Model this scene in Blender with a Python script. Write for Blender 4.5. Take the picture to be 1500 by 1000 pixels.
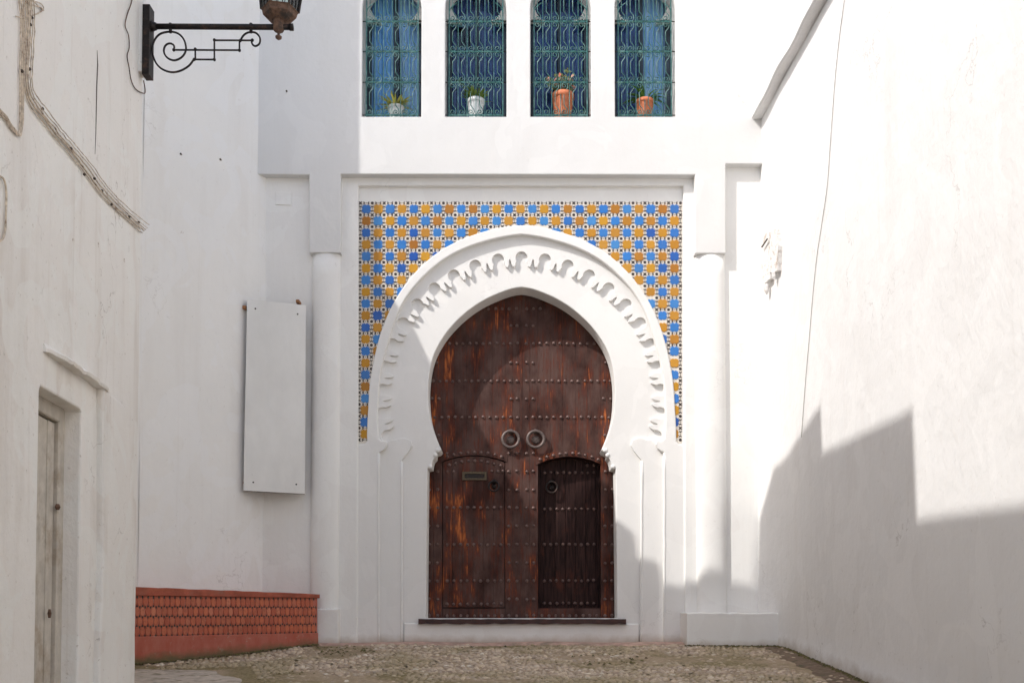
import bpy, bmesh, math, random
import numpy as np
from mathutils import Vector, Matrix
from mathutils.geometry import tessellate_polygon
random.seed(7); rng = np.random.default_rng(11)
for o in list(bpy.data.objects): bpy.data.objects.remove(o)
SC = bpy.context.scene; COL = SC.collection
# ------------------------------------------------------------------ camera
F = 1458.333; DIST = 11.7; ZC = .38; TILT = math.radians(2.0)
SHIFT = 395/F - math.tan(TILT)
cam = bpy.data.cameras.new('camera'); co = bpy.data.objects.new('camera', cam); COL.objects.link(co)
co.location = (0, -DIST, ZC); co.rotation_euler = (math.pi/2 + TILT, 0, 0)
cam.sensor_width = 36; cam.lens = 35; cam.shift_y = SHIFT*F/1500; cam.clip_end = 400; cam.clip_start = .05
SC.camera = co
# ------------------------------------------------------------------ light
SUNV = Vector((1.53, 1.0, -1.75)).normalized()
w = bpy.data.worlds.new('World'); SC.world = w; w.use_nodes = True
nt = w.node_tree; bg = nt.nodes['Background']; sky = nt.nodes.new('ShaderNodeTexSky')
sky.sky_type = 'NISHITA'; sky.sun_disc = False
sky.sun_elevation = math.asin(-SUNV.z); sky.sun_rotation = math.radians(236.8)
sky.air_density = 1.0; sky.dust_density = 2.2; sky.ozone_density = .8
nt.links.new(sky.outputs[0], bg.inputs[0]); bg.inputs[1].default_value = .15
sl = bpy.data.lights.new('sun', 'SUN'); so = bpy.data.objects.new('sun', sl); COL.objects.link(so)
sl.energy = 2.6; sl.angle = math.radians(.53); sl.color = (1, .962, .92)
so.rotation_euler = SUNV.to_track_quat('-Z', 'Y').to_euler(); so.location = (-12, -12, 16)
SC.view_settings.view_transform = 'Standard'; SC.view_settings.look = 'None'
SC.view_settings.exposure = .60; SC.view_settings.gamma = 1; SC.view_settings.use_curve_mapping = False
SC.cycles.max_bounces = 12; SC.cycles.diffuse_bounces = 8
# ------------------------------------------------------------------ measuring helpers
def ray(x, y):
    xc = (x-750)/F; yc = (500-y)/F + SHIFT
    return Vector((xc, math.cos(TILT)-yc*math.sin(TILT), math.sin(TILT)+yc*math.cos(TILT)))
def at(x, y, Y):
    r = ray(x, y); t = (Y+DIST)/r.y
    return Vector((r.x*t, Y, ZC+r.z*t))
def xz(x, y, Y):
    p = at(x, y, Y); return (p.x, p.z)
def on_wall(x, y, p, q, off=0.0):
    r = ray(x, y); e = Vector((q[0]-p[0], q[1]-p[1])).normalized(); n = Vector((e.y, -e.x))
    t = (n.x*p[0]+n.y*(p[1]+DIST) + off)/(n.x*r.x+n.y*r.y)
    return Vector((r.x*t, -DIST+r.y*t, ZC+r.z*t))
# ------------------------------------------------------------------ object helpers
def link(name, me, mat=None, parent=None, loc=None):
    o = bpy.data.objects.new(name, me); COL.objects.link(o)
    if mat is not None and me is not None and not me.materials: me.materials.append(mat)
    if parent is not None: o.parent = parent
    if loc is not None: o.location = loc
    return o
def mesh(verts, faces, smooth=False):
    me = bpy.data.meshes.new('m'); me.from_pydata([tuple(v) for v in verts], [], faces); me.validate()
    bm = bmesh.new(); bm.from_mesh(me); bmesh.ops.recalc_face_normals(bm, faces=bm.faces); bm.to_mesh(me); bm.free()
    if smooth:
        for p in me.polygons: p.use_smooth = True
    return me
def tag(o, label=None, cat=None, group=None, kind=None):
    for k, v in (('label', label), ('category', cat), ('group', group), ('kind', kind)):
        if v: o[k] = v
    return o
def thing(name, label, cat, loc=(0, 0, 0), group=None):
    o = bpy.data.objects.new(name, None); COL.objects.link(o); o.location = loc; o.empty_display_size = .2
    return tag(o, label, cat, group)
class MB:
    def __init__(s): s.v = []; s.f = []
    def add(s, v, f):
        n = len(s.v); s.v += [tuple(a) for a in v]; s.f += [tuple(i+n for i in q) for q in f]
    def box(s, a, b):
        (x0, y0, z0), (x1, y1, z1) = a, b
        s.add([(x0,y0,z0),(x1,y0,z0),(x1,y1,z0),(x0,y1,z0),(x0,y0,z1),(x1,y0,z1),(x1,y1,z1),(x0,y1,z1)],
              [(0,3,2,1),(4,5,6,7),(0,1,5,4),(1,2,6,5),(2,3,7,6),(3,0,4,7)])
    def tube(s, pts, r, n=6, closed=False, cap=True):
        pts = [Vector(p) for p in pts]; m = len(pts); rings = []
        rr = r if isinstance(r, (list, tuple)) else [r]*m
        t0 = (pts[1]-pts[0]).normalized(); up = Vector((0, 1, 0)) if abs(t0.y) < .9 else Vector((0, 0, 1))
        nrm = (up - t0*up.dot(t0)).normalized()
        V = []
        for i, p in enumerate(pts):
            if closed: t = pts[(i+1) % m]-pts[i-1]
            else: t = pts[min(i+1, m-1)]-pts[max(i-1, 0)]
            t = t.normalized() if t.length > 1e-9 else t0
            nrm = (nrm - t*nrm.dot(t)); nrm = nrm.normalized() if nrm.length > 1e-6 else up
            b = t.cross(nrm)
            V += [p + (nrm*math.cos(2*math.pi*k/n)+b*math.sin(2*math.pi*k/n))*rr[i] for k in range(n)]
        Fc = []
        for i in range(m if closed else m-1):
            j = (i+1) % m
            for k in range(n):
                Fc.append((i*n+k, i*n+(k+1) % n, j*n+(k+1) % n, j*n+k))
        if cap and not closed: Fc += [tuple(range(n)), tuple(range((m-1)*n, m*n))]
        s.add(V, Fc)
    def lathe(s, prof, c, n=16, axis='z'):
        V = []; Fc = []
        for r, h in prof:
            for k in range(n):
                a = 2*math.pi*k/n
                if axis == 'z': V.append((c[0]+r*math.cos(a), c[1]+r*math.sin(a), c[2]+h))
                else: V.append((c[0]+r*math.cos(a), c[1]+h, c[2]+r*math.sin(a)))
        for i in range(len(prof)-1):
            for k in range(n): Fc.append((i*n+k, i*n+(k+1) % n, (i+1)*n+(k+1) % n, (i+1)*n+k))
        Fc += [tuple(range(n)), tuple(range((len(prof)-1)*n, len(prof)*n))]
        s.add(V, Fc)
    def build(s, name, mat, parent=None, smooth=False, loc=None):
        return link(name, mesh(s.v, s.f, smooth), mat, parent, loc)
def catmull(P, n=6, closed=False):
    out = []; m = len(P)
    for i in range(m if closed else m-1):
        if closed: a, b, c, d = P[i-1], P[i], P[(i+1) % m], P[(i+2) % m]
        else: a, b, c, d = P[max(i-1, 0)], P[i], P[i+1], P[min(i+2, m-1)]
        for k in range(n):
            t = k/n
            out.append(tuple(.5*((2*q)+(-p+r)*t+(2*p-5*q+4*r-s)*t*t+(-p+3*q-3*r+s)*t**3) for p, q, r, s in zip(a, b, c, d)))
    if not closed: out.append(tuple(P[-1]))
    return out
def area(P): return sum(P[i-1][0]*P[i][1]-P[i][0]*P[i-1][1] for i in range(len(P)))/2
def offset(P, d):
    # moves a CCW loop outward by d (a CW loop: into the hole by d)
    out = []; m = len(P)
    for i in range(m):
        a, b, c = Vector(P[i-1]), Vector(P[i]), Vector(P[(i+1) % m])
        e1 = (b-a); e2 = (c-b)
        if e1.length < 1e-9 or e2.length < 1e-9: out.append(tuple(b)); continue
        e1.normalize(); e2.normalize()
        n = Vector((e1.y, -e1.x))+Vector((e2.y, -e2.x))
        if n.length < .3: n = Vector((e1.y, -e1.x))
        n.normalize(); k = max(.5, n.dot(Vector((e1.y, -e1.x))))
        out.append(tuple(b+n*(d/k)))
    return out
def clean(P):
    out = []
    for p in P:
        if not out or (Vector(p)-Vector(out[-1])).length > 1e-4: out.append(tuple(p))
    if (Vector(out[0])-Vector(out[-1])).length < 1e-4: out.pop()
    return out
def plate_mesh(outer, holes, y0, y1, bev=.012, steps=2, fr=None):
    """solid slab: outline in (u,z), front at depth y0, back at y1, rounded front edges; fr maps (u,depth,z)"""
    outer = clean(outer); holes = [clean(h) for h in holes]
    if area(outer) < 0: outer = outer[::-1]
    holes = [h if area(h) < 0 else h[::-1] for h in holes]
    fr = fr or (lambda u, y, z: (u, y, z))
    V = []; Fc = []; front = []; back = []
    for L in [outer]+holes:
        rings = []
        for k in range(steps+1):
            a = math.pi/2*k/steps if steps else 0
            if bev <= 0: rings = [(L, y0)]; break
            rings.append((offset(L, -bev*(1-math.sin(a))), y0+bev*(1-math.cos(a))))
        rings.append((L, y1))
        idx = []
        for P, y in rings:
            idx.append(list(range(len(V), len(V)+len(P)))); V += [fr(u, y, z) for u, z in P]
        n = len(L)
        for r in range(len(rings)-1):
            for i in range(n):
                j = (i+1) % n; Fc.append((idx[r][i], idx[r][j], idx[r+1][j], idx[r+1][i]))
        front.append((rings[0][0], idx[0])); back.append((rings[-1][0], idx[-1]))
    for src in (front, back):
        loops = [[Vector((u, z, 0)) for u, z in P] for P, _ in src]
        flat = [i for _, I in src for i in I]
        for t in tessellate_polygon(loops): Fc.append(tuple(flat[i] for i in t))
    me = bpy.data.meshes.new('slab'); me.from_pydata(V, [], Fc); me.validate()
    bm = bmesh.new(); bm.from_mesh(me); bmesh.ops.recalc_face_normals(bm, faces=bm.faces); bm.to_mesh(me); bm.free()
    return me
def slab(name, outer, holes, y0, y1, mat, parent=None, bev=.012, steps=2, fr=None):
    return link(name, plate_mesh(outer, holes, y0, y1, bev, steps, fr), mat, parent)
# ------------------------------------------------------------------ materials
class NM:
    def __init__(s, name):
        s.m = bpy.data.materials.new(name); s.m.use_nodes = True; s.t = s.m.node_tree
        s.b = s.t.nodes['Principled BSDF']; s.tc = s.t.nodes.new('ShaderNodeTexCoord')
        s.g = s.t.nodes.new('ShaderNodeNewGeometry')
    def n(s, k, **kw):
        x = s.t.nodes.new(k)
        for a, v in kw.items():
            if a.startswith('i_'): x.inputs[a[2:].replace('_', ' ')].default_value = v
            else: setattr(x, a, v)
        return x
    def l(s, a, b): s.t.links.new(a, b)
    def pos(s, scale=(1, 1, 1), obj=False):
        mp = s.n('ShaderNodeMapping'); mp.inputs['Scale'].default_value = scale
        s.l(s.tc.outputs['Object'] if obj else s.g.outputs['Position'], mp.inputs[0]); return mp.outputs[0]
    def noise(s, scale, detail=4, rough=.55, vec=None, dist=0):
        x = s.n('ShaderNodeTexNoise'); x.inputs['Scale'].default_value = scale; x.inputs['Detail'].default_value = detail
        x.inputs['Roughness'].default_value = rough; x.inputs['Distortion'].default_value = dist
        s.l(vec or s.pos(), x.inputs['Vector']); return x.outputs['Fac']
    def ramp(s, fac, stops):
        r = s.n('ShaderNodeValToRGB'); e = r.color_ramp.elements
        while len(e) < len(stops): e.new(.5)
        for q, (p, c) in zip(e, stops): q.position = p; q.color = (*c, 1) if len(c) == 3 else c
        s.l(fac, r.inputs[0]); return r.outputs[0]
    def mask(s, fac, a, b):
        r = s.n('ShaderNodeMapRange', clamp=True); r.inputs[1].default_value = a; r.inputs[2].default_value = b
        s.l(fac, r.inputs[0]); return r.outputs[0]
    def mix(s, fac, a, b, mode='MIX'):
        x = s.n('ShaderNodeMixRGB', blend_type=mode)
        for v, i in ((fac, 0), (a, 1), (b, 2)):
            if isinstance(v, (int, float)): x.inputs[i].default_value = v
            elif isinstance(v, tuple): x.inputs[i].default_value = (*v, 1)
            else: s.l(v, x.inputs[i])
        return x.outputs[0]
    def math(s, op, a, b=0.0):
        x = s.n('ShaderNodeMath', operation=op)
        for v, i in ((a, 0), (b, 1)):
            if isinstance(v, (int, float)): x.inputs[i].default_value = v
            else: s.l(v, x.inputs[i])
        return x.outputs[0]
    def bump(s, h, dist, strength=1.0, prev=None):
        x = s.n('ShaderNodeBump'); x.inputs['Distance'].default_value = dist; x.inputs['Strength'].default_value = strength
        s.l(h, x.inputs['Height'])
        if prev: s.l(prev, x.inputs['Normal'])
        return x.outputs[0]
    def fin(s, col, rough=.8, nrm=None, metal=0, spec=None):
        if isinstance(col, tuple): s.b.inputs['Base Color'].default_value = (*col, 1)
        else: s.l(col, s.b.inputs['Base Color'])
        if isinstance(rough, (int, float)): s.b.inputs['Roughness'].default_value = rough
        else: s.l(rough, s.b.inputs['Roughness'])
        if nrm: s.l(nrm, s.b.inputs['Normal'])
        s.b.inputs['Metallic'].default_value = metal
        if spec is not None: s.b.inputs['Specular IOR Level'].default_value = spec
        return s.m
def plaster(name, base, dirt, amount=.25, bumpd=.006, foot=None, coarse=.02, chips=0):
    m = NM(name)
    big = m.noise(.9, 5, .6); c = m.mix(m.mask(big, .35, .75), base, tuple(b*(.955) for b in base))
    st = m.noise(1.0, 5, .6, m.pos((3.2, 3.2, .35)))
    c = m.mix(m.math('MULTIPLY', m.mask(st, .52, .78), amount), c, dirt)
    pa = m.noise(1.7, 2, .45, m.pos((1, 1, .8)), 1.2)
    c = m.mix(m.math('MULTIPLY', m.mask(pa, .53, .545), .55), c, tuple(min(.84, b*1.035) for b in base))
    dr = m.noise(1.0, 3, .6, m.pos((16, 16, .45)))
    c = m.mix(m.math('MULTIPLY', m.mask(dr, .60, .78), amount*.6), c, dirt)
    vo = m.n('ShaderNodeTexVoronoi', feature='DISTANCE_TO_EDGE'); vo.inputs['Scale'].default_value = .75
    wv = m.n('ShaderNodeVectorMath', operation='ADD'); nv_ = m.n('ShaderNodeTexNoise'); nv_.inputs['Scale'].default_value = 3.2; nv_.inputs['Detail'].default_value = 6
    m.l(m.pos(), nv_.inputs['Vector']); m.l(nv_.outputs['Color'], wv.inputs[0]); m.l(m.pos((1, 1, .6)), wv.inputs[1]); m.l(wv.outputs[0], vo.inputs['Vector'])
    ck = m.math('MULTIPLY', m.mask(vo.outputs['Distance'], .0055, .001), m.mask(m.noise(.8, 3, .5), .53, .62))
    c = m.mix(m.math('MULTIPLY', ck, min(.6, amount*1.6)), c, tuple(d*.55 for d in dirt))
    sp = m.noise(26, 3, .6)
    c = m.mix(m.math('MULTIPLY', m.mask(sp, .66, .74), amount*1.2), c, tuple(d*.75 for d in dirt))
    if chips:
        ch = m.noise(7.5, 5, .7, m.pos((1, 1, .8)), .4)
        c = m.mix(m.math('MULTIPLY', m.mask(ch, .70, .74), chips), c, (.33, .25, .18))
    if foot:
        z0, h, fc = foot
        s_ = m.n('ShaderNodeSeparateXYZ'); m.l(m.g.outputs['Position'], s_.inputs[0])
        zz = m.math('SUBTRACT', s_.outputs[2], m.math('MULTIPLY', s_.outputs[1], .09))
        fm = m.mask(m.math('ADD', zz, m.math('MULTIPLY', m.noise(5, 5, .65), h*1.6)), z0+h*1.9, z0+h*.5)
        c = m.mix(m.math('MULTIPLY', fm, .9), c, fc)
    b1 = m.bump(m.noise(2.3, 3, .5), coarse, .9)
    b2 = m.bump(m.noise(14, 5, .62, m.pos((1, 1, .7))), bumpd, .9, b1)
    b3 = m.bump(m.noise(90, 3, .6), bumpd*.12, .8, b2)
    return m.fin(c, .88, b3, spec=.25)
M = {}
M['white'] = plaster('white_limewash', (.82, .81, .785), (.60, .56, .51), .14, .004, (0, .08, (.46, .38, .30)), .012)
M['upper'] = plaster('white_upper_wall', (.69, .687, .675), (.58, .55, .51), .2, .004, None, .012)
M['carved'] = plaster('white_carved_stucco', (.78, .772, .752), (.62, .56, .50), .14, .0025, (0, .09, (.46, .38, .30)), .004)
M['side'] = plaster('side_wall_limewash', (.84, .83, .805), (.55, .49, .43), .18, .006, (0, .1, (.46, .40, .33)), .022, .4)
M['near'] = plaster('old_wall_limewash', (.84, .818, .782), (.50, .43, .36), .42, .014, (-.2, .12, (.36, .31, .25)), .03, .9)
M['right'] = plaster('right_wall_limewash', (.75, .745, .735), (.60, .56, .52), .26, .006, (0, .13, (.36, .29, .22)), .016, .35)
def simple(name, col, rough=.6, metal=0, var=.25, scale=20, bd=.001, dark=None):
    m = NM(name); nz = m.noise(scale, 4, .6)
    c = m.mix(m.mask(nz, .3, .7), tuple(x*(1-var) for x in col), tuple(min(1, x*(1+var)) for x in col))
    if dark: c = m.mix(m.mask(m.noise(scale*.4, 5, .7), .52, .66), c, dark)
    return m.fin(c, rough, m.bump(nz, bd), metal)
M['iron'] = simple('black_iron', (.022, .018, .017), .5, .6, .3, 30, .001, (.07, .04, .03))
M['stud'] = simple('iron_stud', (.15, .095, .082), .42, .2, .4, 60, .0006)
M['ring'] = simple('old_bronze', (.13, .10, .09), .5, .4, .3, 40, .0008)
M['rust'] = simple('rusty_sheet', (.13, .075, .05), .85, .1, .5, 25, .002, (.05, .04, .035))
M['grille'] = simple('green_painted_iron', (.032, .115, .105), .4, .1, .5, 25, .0005, (.13, .25, .23))  # paler blotches paint highlights into the green
M['brass'] = simple('tarnished_brass', (.10, .075, .045), .55, .4, .4, 60, .0006)
M['dark'] = simple('dark_interior', (.01, .009, .009), .9, 0, .2)
M['terracotta'] = simple('terracotta_pot', (.55, .17, .075), .7, 0, .25, 18, .001)
M['whitepot'] = simple('white_glazed_pot', (.72, .74, .74), .35, 0, .12, 30, .0005)
M['soil'] = simple('dark_soil', (.03, .02, .012), .95)
M['cable'] = simple('painted_cable', (.60, .51, .41), .8, 0, .35, 30, .001, (.24, .165, .11))
M['clip'] = simple('dark_clip', (.06, .045, .035), .7)
M['wire'] = simple('grey_wire', (.34, .32, .3), .7)
M['wood_sill'] = simple('dark_sill_wood', (.045, .014, .011), .5, 0, .45, 14, .002)
M['olddoor'] = simple('old_painted_door', (.53, .49, .43), .7, 0, .16, 9, .002, (.40, .34, .27))
m = NM('panel_sheet'); nz = m.noise(3, 6, .65, m.pos((1, 1, .5)))
c = m.mix(m.mask(nz, .35, .7), (.72, .71, .68), (.80, .79, .76)); c = m.mix(m.mask(m.noise(12, 5, .75), .66, .95), c, (.42, .40, .36))
M['box'] = simple('rough_box', (.72, .70, .68), .9, 0, .15, 30, .01, (.42, .35, .29)); M['panel'] = m.fin(c, .5, m.bump(nz, .004))
# door wood : dark brown, greyed by dust, with long orange worn streaks along the grain
m = NM('door_wood')
isl = m.n('ShaderNodeObjectInfo').outputs['Random']
st = m.noise(1, 6, .65, m.pos((55, 55, 3.2)), .3); pt = m.noise(2.6, 5, .62, m.pos((2.1, 2.1, .8)))
wear = m.math('ADD', m.math('MULTIPLY', st, .55), m.math('MULTIPLY', pt, .75))
wear = m.math('ADD', wear, m.math('MULTIPLY', isl, .07))
base = m.mix(m.mask(m.noise(2.4, 5, .6, m.pos((1.5, 1.5, .8))), .36, .60), (.036, .016, .013), (.110, .066, .056))
base = m.mix(m.math('MULTIPLY', m.mask(st, .35, .75), .55), base, (.060, .026, .021))
c = m.mix(m.mask(wear, .66, .84), base, (.125, .030, .016)); c = m.mix(m.mask(wear, .775, .90), c, (.52, .16, .05))
c = m.mix(m.math('MULTIPLY', m.mask(m.noise(30, 5, .7, m.pos((3, 3, .25))), .60, .70), .6), c, (.018, .009, .008))
M['wood'] = m.fin(c, .65, spec=.10, nrm= m.bump(st, .002, .9, m.bump(m.noise(140, 4, .6, m.pos((1, 1, .06))), .001, .6)))
m = NM('shaded_door_wood')  # the door wood again, darkened so its colour carries the recess shade
st = m.noise(1, 6, .65, m.pos((55, 55, 3.2)), .3)
c = m.mix(m.mask(st, .35, .7), (.009, .005, .005), (.060, .030, .026)); c = m.mix(m.mask(m.noise(4, 5, .6, m.pos((1.4, 1.4, .5))), .56, .72), c, (.09, .03, .02))
M['wood_shade'] = m.fin(c, .6, m.bump(st, .002), spec=.08)
def glaze(name, cols):
    m = NM(name); r = m.n('ShaderNodeObjectInfo').outputs['Random']
    n_ = len(cols); c = m.ramp(r, [(i/max(1, n_-1), q) for i, q in enumerate(cols)])
    ch = m.noise(45, 4, .7); c = m.mix(m.math('MULTIPLY', m.mask(ch, .66, .74), .5), c, (.62, .56, .48))
    c = m.mix(m.math('MULTIPLY', m.mask(m.noise(9, 3, .5), .4, .7), .3), c, cols[0])
    return m.fin(c, .28, m.bump(m.noise(30, 2), .0012))
M['blue'] = glaze('blue_glaze', [(.022, .13, .42), (.028, .19, .55), (.010, .07, .33), (.055, .23, .53), (.022, .165, .50)])
M['ochre'] = glaze('ochre_glaze', [(.44, .20, .006), (.54, .27, .007), (.34, .125, .006), (.52, .26, .025), (.48, .215, .006)])
M['tilewhite'] = simple('white_glaze', (.72, .67, .59), .4, 0, .06, 30, .001, (.70, .62, .54))
M['tileblack'] = simple('black_glaze', (.035, .022, .02), .3, 0, .4, 30, .0005)
m = NM('red_terracotta_tile'); r = m.n('ShaderNodeObjectInfo').outputs['Random']
c = m.ramp(r, [(0, (.42, .098, .052)), (.35, (.50, .122, .060)), (.6, (.57, .15, .068)), (.85, (.46, .13, .07)), (1, (.60, .20, .11))])
c = m.mix(m.mask(m.noise(22, 4, .7), .5, .75), c, (.33, .09, .05)); M['redtile'] = m.fin(c, .6, m.bump(m.noise(50, 3), .001))
m = NM('red_painted_plaster'); n1 = m.noise(6, 6, .7, m.pos((1.5, 1.5, .6)))
c = m.mix(m.mask(n1, .35, .7), (.40, .095, .06), (.46, .155, .11)); c = m.mix(m.mask(m.noise(15, 5, .7), .60, .72), c, (.42, .26, .20))
s_ = m.n('ShaderNodeSeparateXYZ'); m.l(m.g.outputs['Position'], s_.inputs[0])
zz = m.math('ADD', m.math('SUBTRACT', s_.outputs[2], m.math('MULTIPLY', s_.outputs[1], .09)), m.math('MULTIPLY', m.noise(7, 5, .7), .16))
c = m.mix(m.mask(zz, .17, .07), c, (.14, .105, .05)); M['redpaint'] = m.fin(c, .85, m.bump(n1, .008))
M['redcap'] = simple('red_brick_cap', (.36, .09, .05), .8, 0, .28, 10, .004, (.30, .12, .08))
M['greenbit'] = simple('dark_green_glaze', (.018, .03, .018), .4, 0, .4, 40)
m = NM('street_bed'); n1 = m.noise(1.1, 5, .6, m.pos((1, 1.3, 1))); n2 = m.noise(30, 5, .7)
c = m.mix(m.mask(n2, .3, .7), (.27, .20, .125), (.48, .37, .25)); c = m.mix(m.mask(n1, .47, .57), c, m.mix(m.mask(n2, .35, .65), (.15, .115, .045), (.34, .27, .145)))
M['bed'] = m.fin(c, .95, m.bump(n2, .02))
m = NM('river_pebble'); r = m.g.outputs['Random Per Island']
c = m.ramp(r, [(0, (.30, .225, .165)), (.3, (.52, .41, .30)), (.6, (.42, .34, .27)), (.8, (.64, .52, .38)), (.95, (.52, .41, .30)), (1, (.72, .65, .54))])
n1 = m.noise(1.1, 5, .6, m.pos((1, 1.3, 1))); c = m.mix(m.math('MULTIPLY', m.mask(n1, .47, .57), .62), c, (.31, .25, .135))
c = m.mix(m.mask(m.noise(60, 4, .7), .55, .8), c, (.16, .12, .09)); M['pebble'] = m.fin(c, .8, m.bump(m.noise(90, 3), .002))
M['strip'] = simple('pink_concrete', (.45, .30, .24), .9, 0, .3, 9, .006, (.24, .19, .14))
M['cement'] = simple('worn_cement', (.46, .39, .32), .9, 0, .25, 12, .006, (.15, .13, .075))
M['boards'] = simple('blue_painted_boards', (.022, .055, .23), .4, 0, .3, 8, .001, (.012, .028, .12))
M['frameblue'] = simple('dark_window_frame', (.015, .03, .05), .45, 0, .3)
m = NM('blue_curtain'); n1 = m.noise(3, 4, .6, m.pos((14, 14, .7)))
M['curtain'] = m.fin(m.mix(m.mask(n1, .35, .7), (.24, .56, .92), (.48, .76, .96)), .75)
m = NM('pale_curtain'); n1 = m.noise(3, 4, .6, m.pos((14, 14, .7)))
M['curtain2'] = m.fin(m.mix(m.mask(n1, .35, .65), (.30, .58, .90), (.88, .92, .95)), .75)
def glass(name, tint, k=.9):
    m = NM(name); t = m.t
    tr = m.n('ShaderNodeBsdfTransparent'); tr.inputs[0].default_value = (*tint, 1)
    gl = m.n('ShaderNodeBsdfGlossy'); gl.inputs['Roughness'].default_value = .03; gl.inputs[0].default_value = (.9, .95, 1, 1)
    fr = m.n('ShaderNodeFresnel'); fr.inputs[0].default_value = 1.36
    m.l(m.bump(m.noise(2.2, 2), .01), gl.inputs['Normal'])
    mx = m.n('ShaderNodeMixShader'); m.l(fr.outputs[0], mx.inputs[0]); m.l(tr.outputs[0], mx.inputs[1]); m.l(gl.outputs[0], mx.inputs[2])
    m.l(mx.outputs[0], t.nodes['Material Output'].inputs[0]); return m.m
M['glass'] = glass('window_glass', (.86, .93, .97)); M['lampglass'] = glass('lamp_glass', (.9, .93, .9))
def leafm(name, a, b):
    m = NM(name); r = m.g.outputs['Random Per Island']; return m.fin(m.ramp(r, [(0, a), (1, b)]), .55)
M['leaf1'] = leafm('yellow_green_leaf', (.30, .33, .04), (.72, .66, .22)); M['leaf2'] = leafm('fern_leaf', (.06, .14, .025), (.24, .32, .05))
M['leaf3'] = leafm('geranium_leaf', (.08, .13, .05), (.22, .24, .10)); M['leaf4'] = leafm('aloe_leaf', (.05, .15, .02), (.17, .33, .06))
M['flower'] = leafm('pink_flower', (.60, .16, .10), (.62, .36, .26))

# ================================================================== ground
def wallX(y, z):
    x = 3.11 + .0173*(-y-.3) - .020*z
    if y > -.75:
        t = (y+.75)/.86; x -= max(0, .20-.036*z)*t*t
    return x + .005*math.sin(1.1*y+.7*z)+.003*math.sin(2.9*y-1.9*z+1)
def gz(x, y):
    z = .09*y if y < 0 else 0.0
    if y < -9: z = .09*-9 + .05*(y+9)
    return z + .012*math.sin(1.7*x+.6)*math.sin(1.3*y) + .006*math.sin(4.1*x)*math.cos(3.3*y) - .03*max(0, min(1, (-2.2-x)/1.3))*max(0, min(1, -y/.8))
nx, ny = 90, 150; V = []; Fc = []
for j in range(ny+1):
    y = .45 - 26*(j/ny)**1.5
    for i in range(nx+1):
        x = -4.3 + 8.0*i/nx; V.append((x, y, gz(x, y) + .004*math.sin(37*x+13*y)))
for j in range(ny):
    for i in range(nx): a = j*(nx+1)+i; Fc.append((a, a+nx+1, a+nx+2, a+1))
tag(link('street', mesh(V, Fc, True), M['bed']), kind='structure')
V = [(-120, -160, -3.2), (120, -160, -3.2), (120, 90, -3.2), (-120, 90, -3.2)]
tag(link('ground', mesh(V, [(0, 1, 2, 3)]), M['cement']), kind='structure')
def vn(x, y):  # cheap value noise
    s = 0
    for k, (a, b, p) in enumerate(((1.9, 1.3, .3), (-1.1, 2.7, 1.7), (3.7, 3.1, 4.1), (-5.3, 4.3, .9), (7.7, -6.1, 2.2))):
        s += math.sin(a*x+b*y+p+1.3*math.sin(b*x*.6-a*y*.5+p*2))/(1+.45*k)
    return s/2.6
# pebbles set in the street, one joined sheet of real stones
base = []
for r_, h in ((1, 0.0), (.86, .45), (.45, .85)):
    for k in range(7): base.append((r_*math.cos(2*math.pi*k/7), r_*math.sin(2*math.pi*k/7), h))
base.append((0, 0, 1)); base = np.array(base)
bf = []
for q in range(2):
    for k in range(7): bf.append((q*7+k, q*7+(k+1) % 7, (q+1)*7+(k+1) % 7)); bf.append((q*7+k, (q+1)*7+(k+1) % 7, (q+1)*7+k))
for k in range(7): bf.append((14+k, 14+(k+1) % 7, 21))
bf = np.array(bf)
PV = []; PF = []; cnt = 0
y = -.13
while y > -8.2:
    x = -4.1
    row = rng.uniform(.9, 1.1)
    while x < 3.35:
        px = x+rng.normal(0, .008); py = y+rng.normal(0, .010); s = rng.uniform(.7, 1.25)
        nv = vn(px, py); keep = True
        if px > wallX(py, 0)-.34-.10*nv and rng.random() < .85: keep = False   # earth gutter
        if nv > .42 and rng.random() < .8: keep = False               # silted, mossy patches
        if px < -2.55-.35*(py+1.9) and py < -1.75: keep = False      # cement patch on the left
        if abs(py+.75*(px-2.05)) < .05+.02*nv and rng.random() < .6: keep = False
        if py > -.2 and px < 2.2 and rng.random() < .5: keep = False
        if keep:
            a = rng.uniform(0, math.pi); R = .028*s*rng.uniform(.9, 1.35); r2 = .0255*s*rng.uniform(.7, 1.0)
            if rng.random() < .05: R *= 1.5; r2 *= 1.35
            v = base*np.array((R, r2, rng.uniform(.010, .022)*s))
            v[:, :2] += rng.normal(0, .0018, (22, 2)); v[:, 2] += v[:, 0]*rng.normal(0, .18)
            ca, sa = math.cos(a), math.sin(a)
            vx = v[:, 0]*ca-v[:, 1]*sa+px; vy = v[:, 0]*sa+v[:, 1]*ca+py
            PV.append(np.stack([vx, vy, v[:, 2]+gz(px, py)-.003-(.008 if nv > .3 else 0)], 1)); PF.append(bf+cnt*22); cnt += 1
        x += .060*rng.uniform(.88, 1.14)
    y -= .053*row
PV = np.concatenate(PV); PF = np.concatenate(PF)
me = bpy.data.meshes.new('pebbles'); me.vertices.add(len(PV)); me.vertices.foreach_set('co', PV.ravel())
me.loops.add(len(PF)*3); me.loops.foreach_set('vertex_index', PF.ravel().astype(np.int32))
me.polygons.add(len(PF)); me.polygons.foreach_set('loop_start', np.arange(0, len(PF)*3, 3, dtype=np.int32))
me.polygons.foreach_set('loop_total', np.full(len(PF), 3, dtype=np.int32)); me.update(calc_edges=True); me.validate()
tag(link('cobble_pebbles', me, M['pebble']), 'small pale brown river pebbles paving the sloping street', 'cobbles', kind='stuff')
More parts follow.
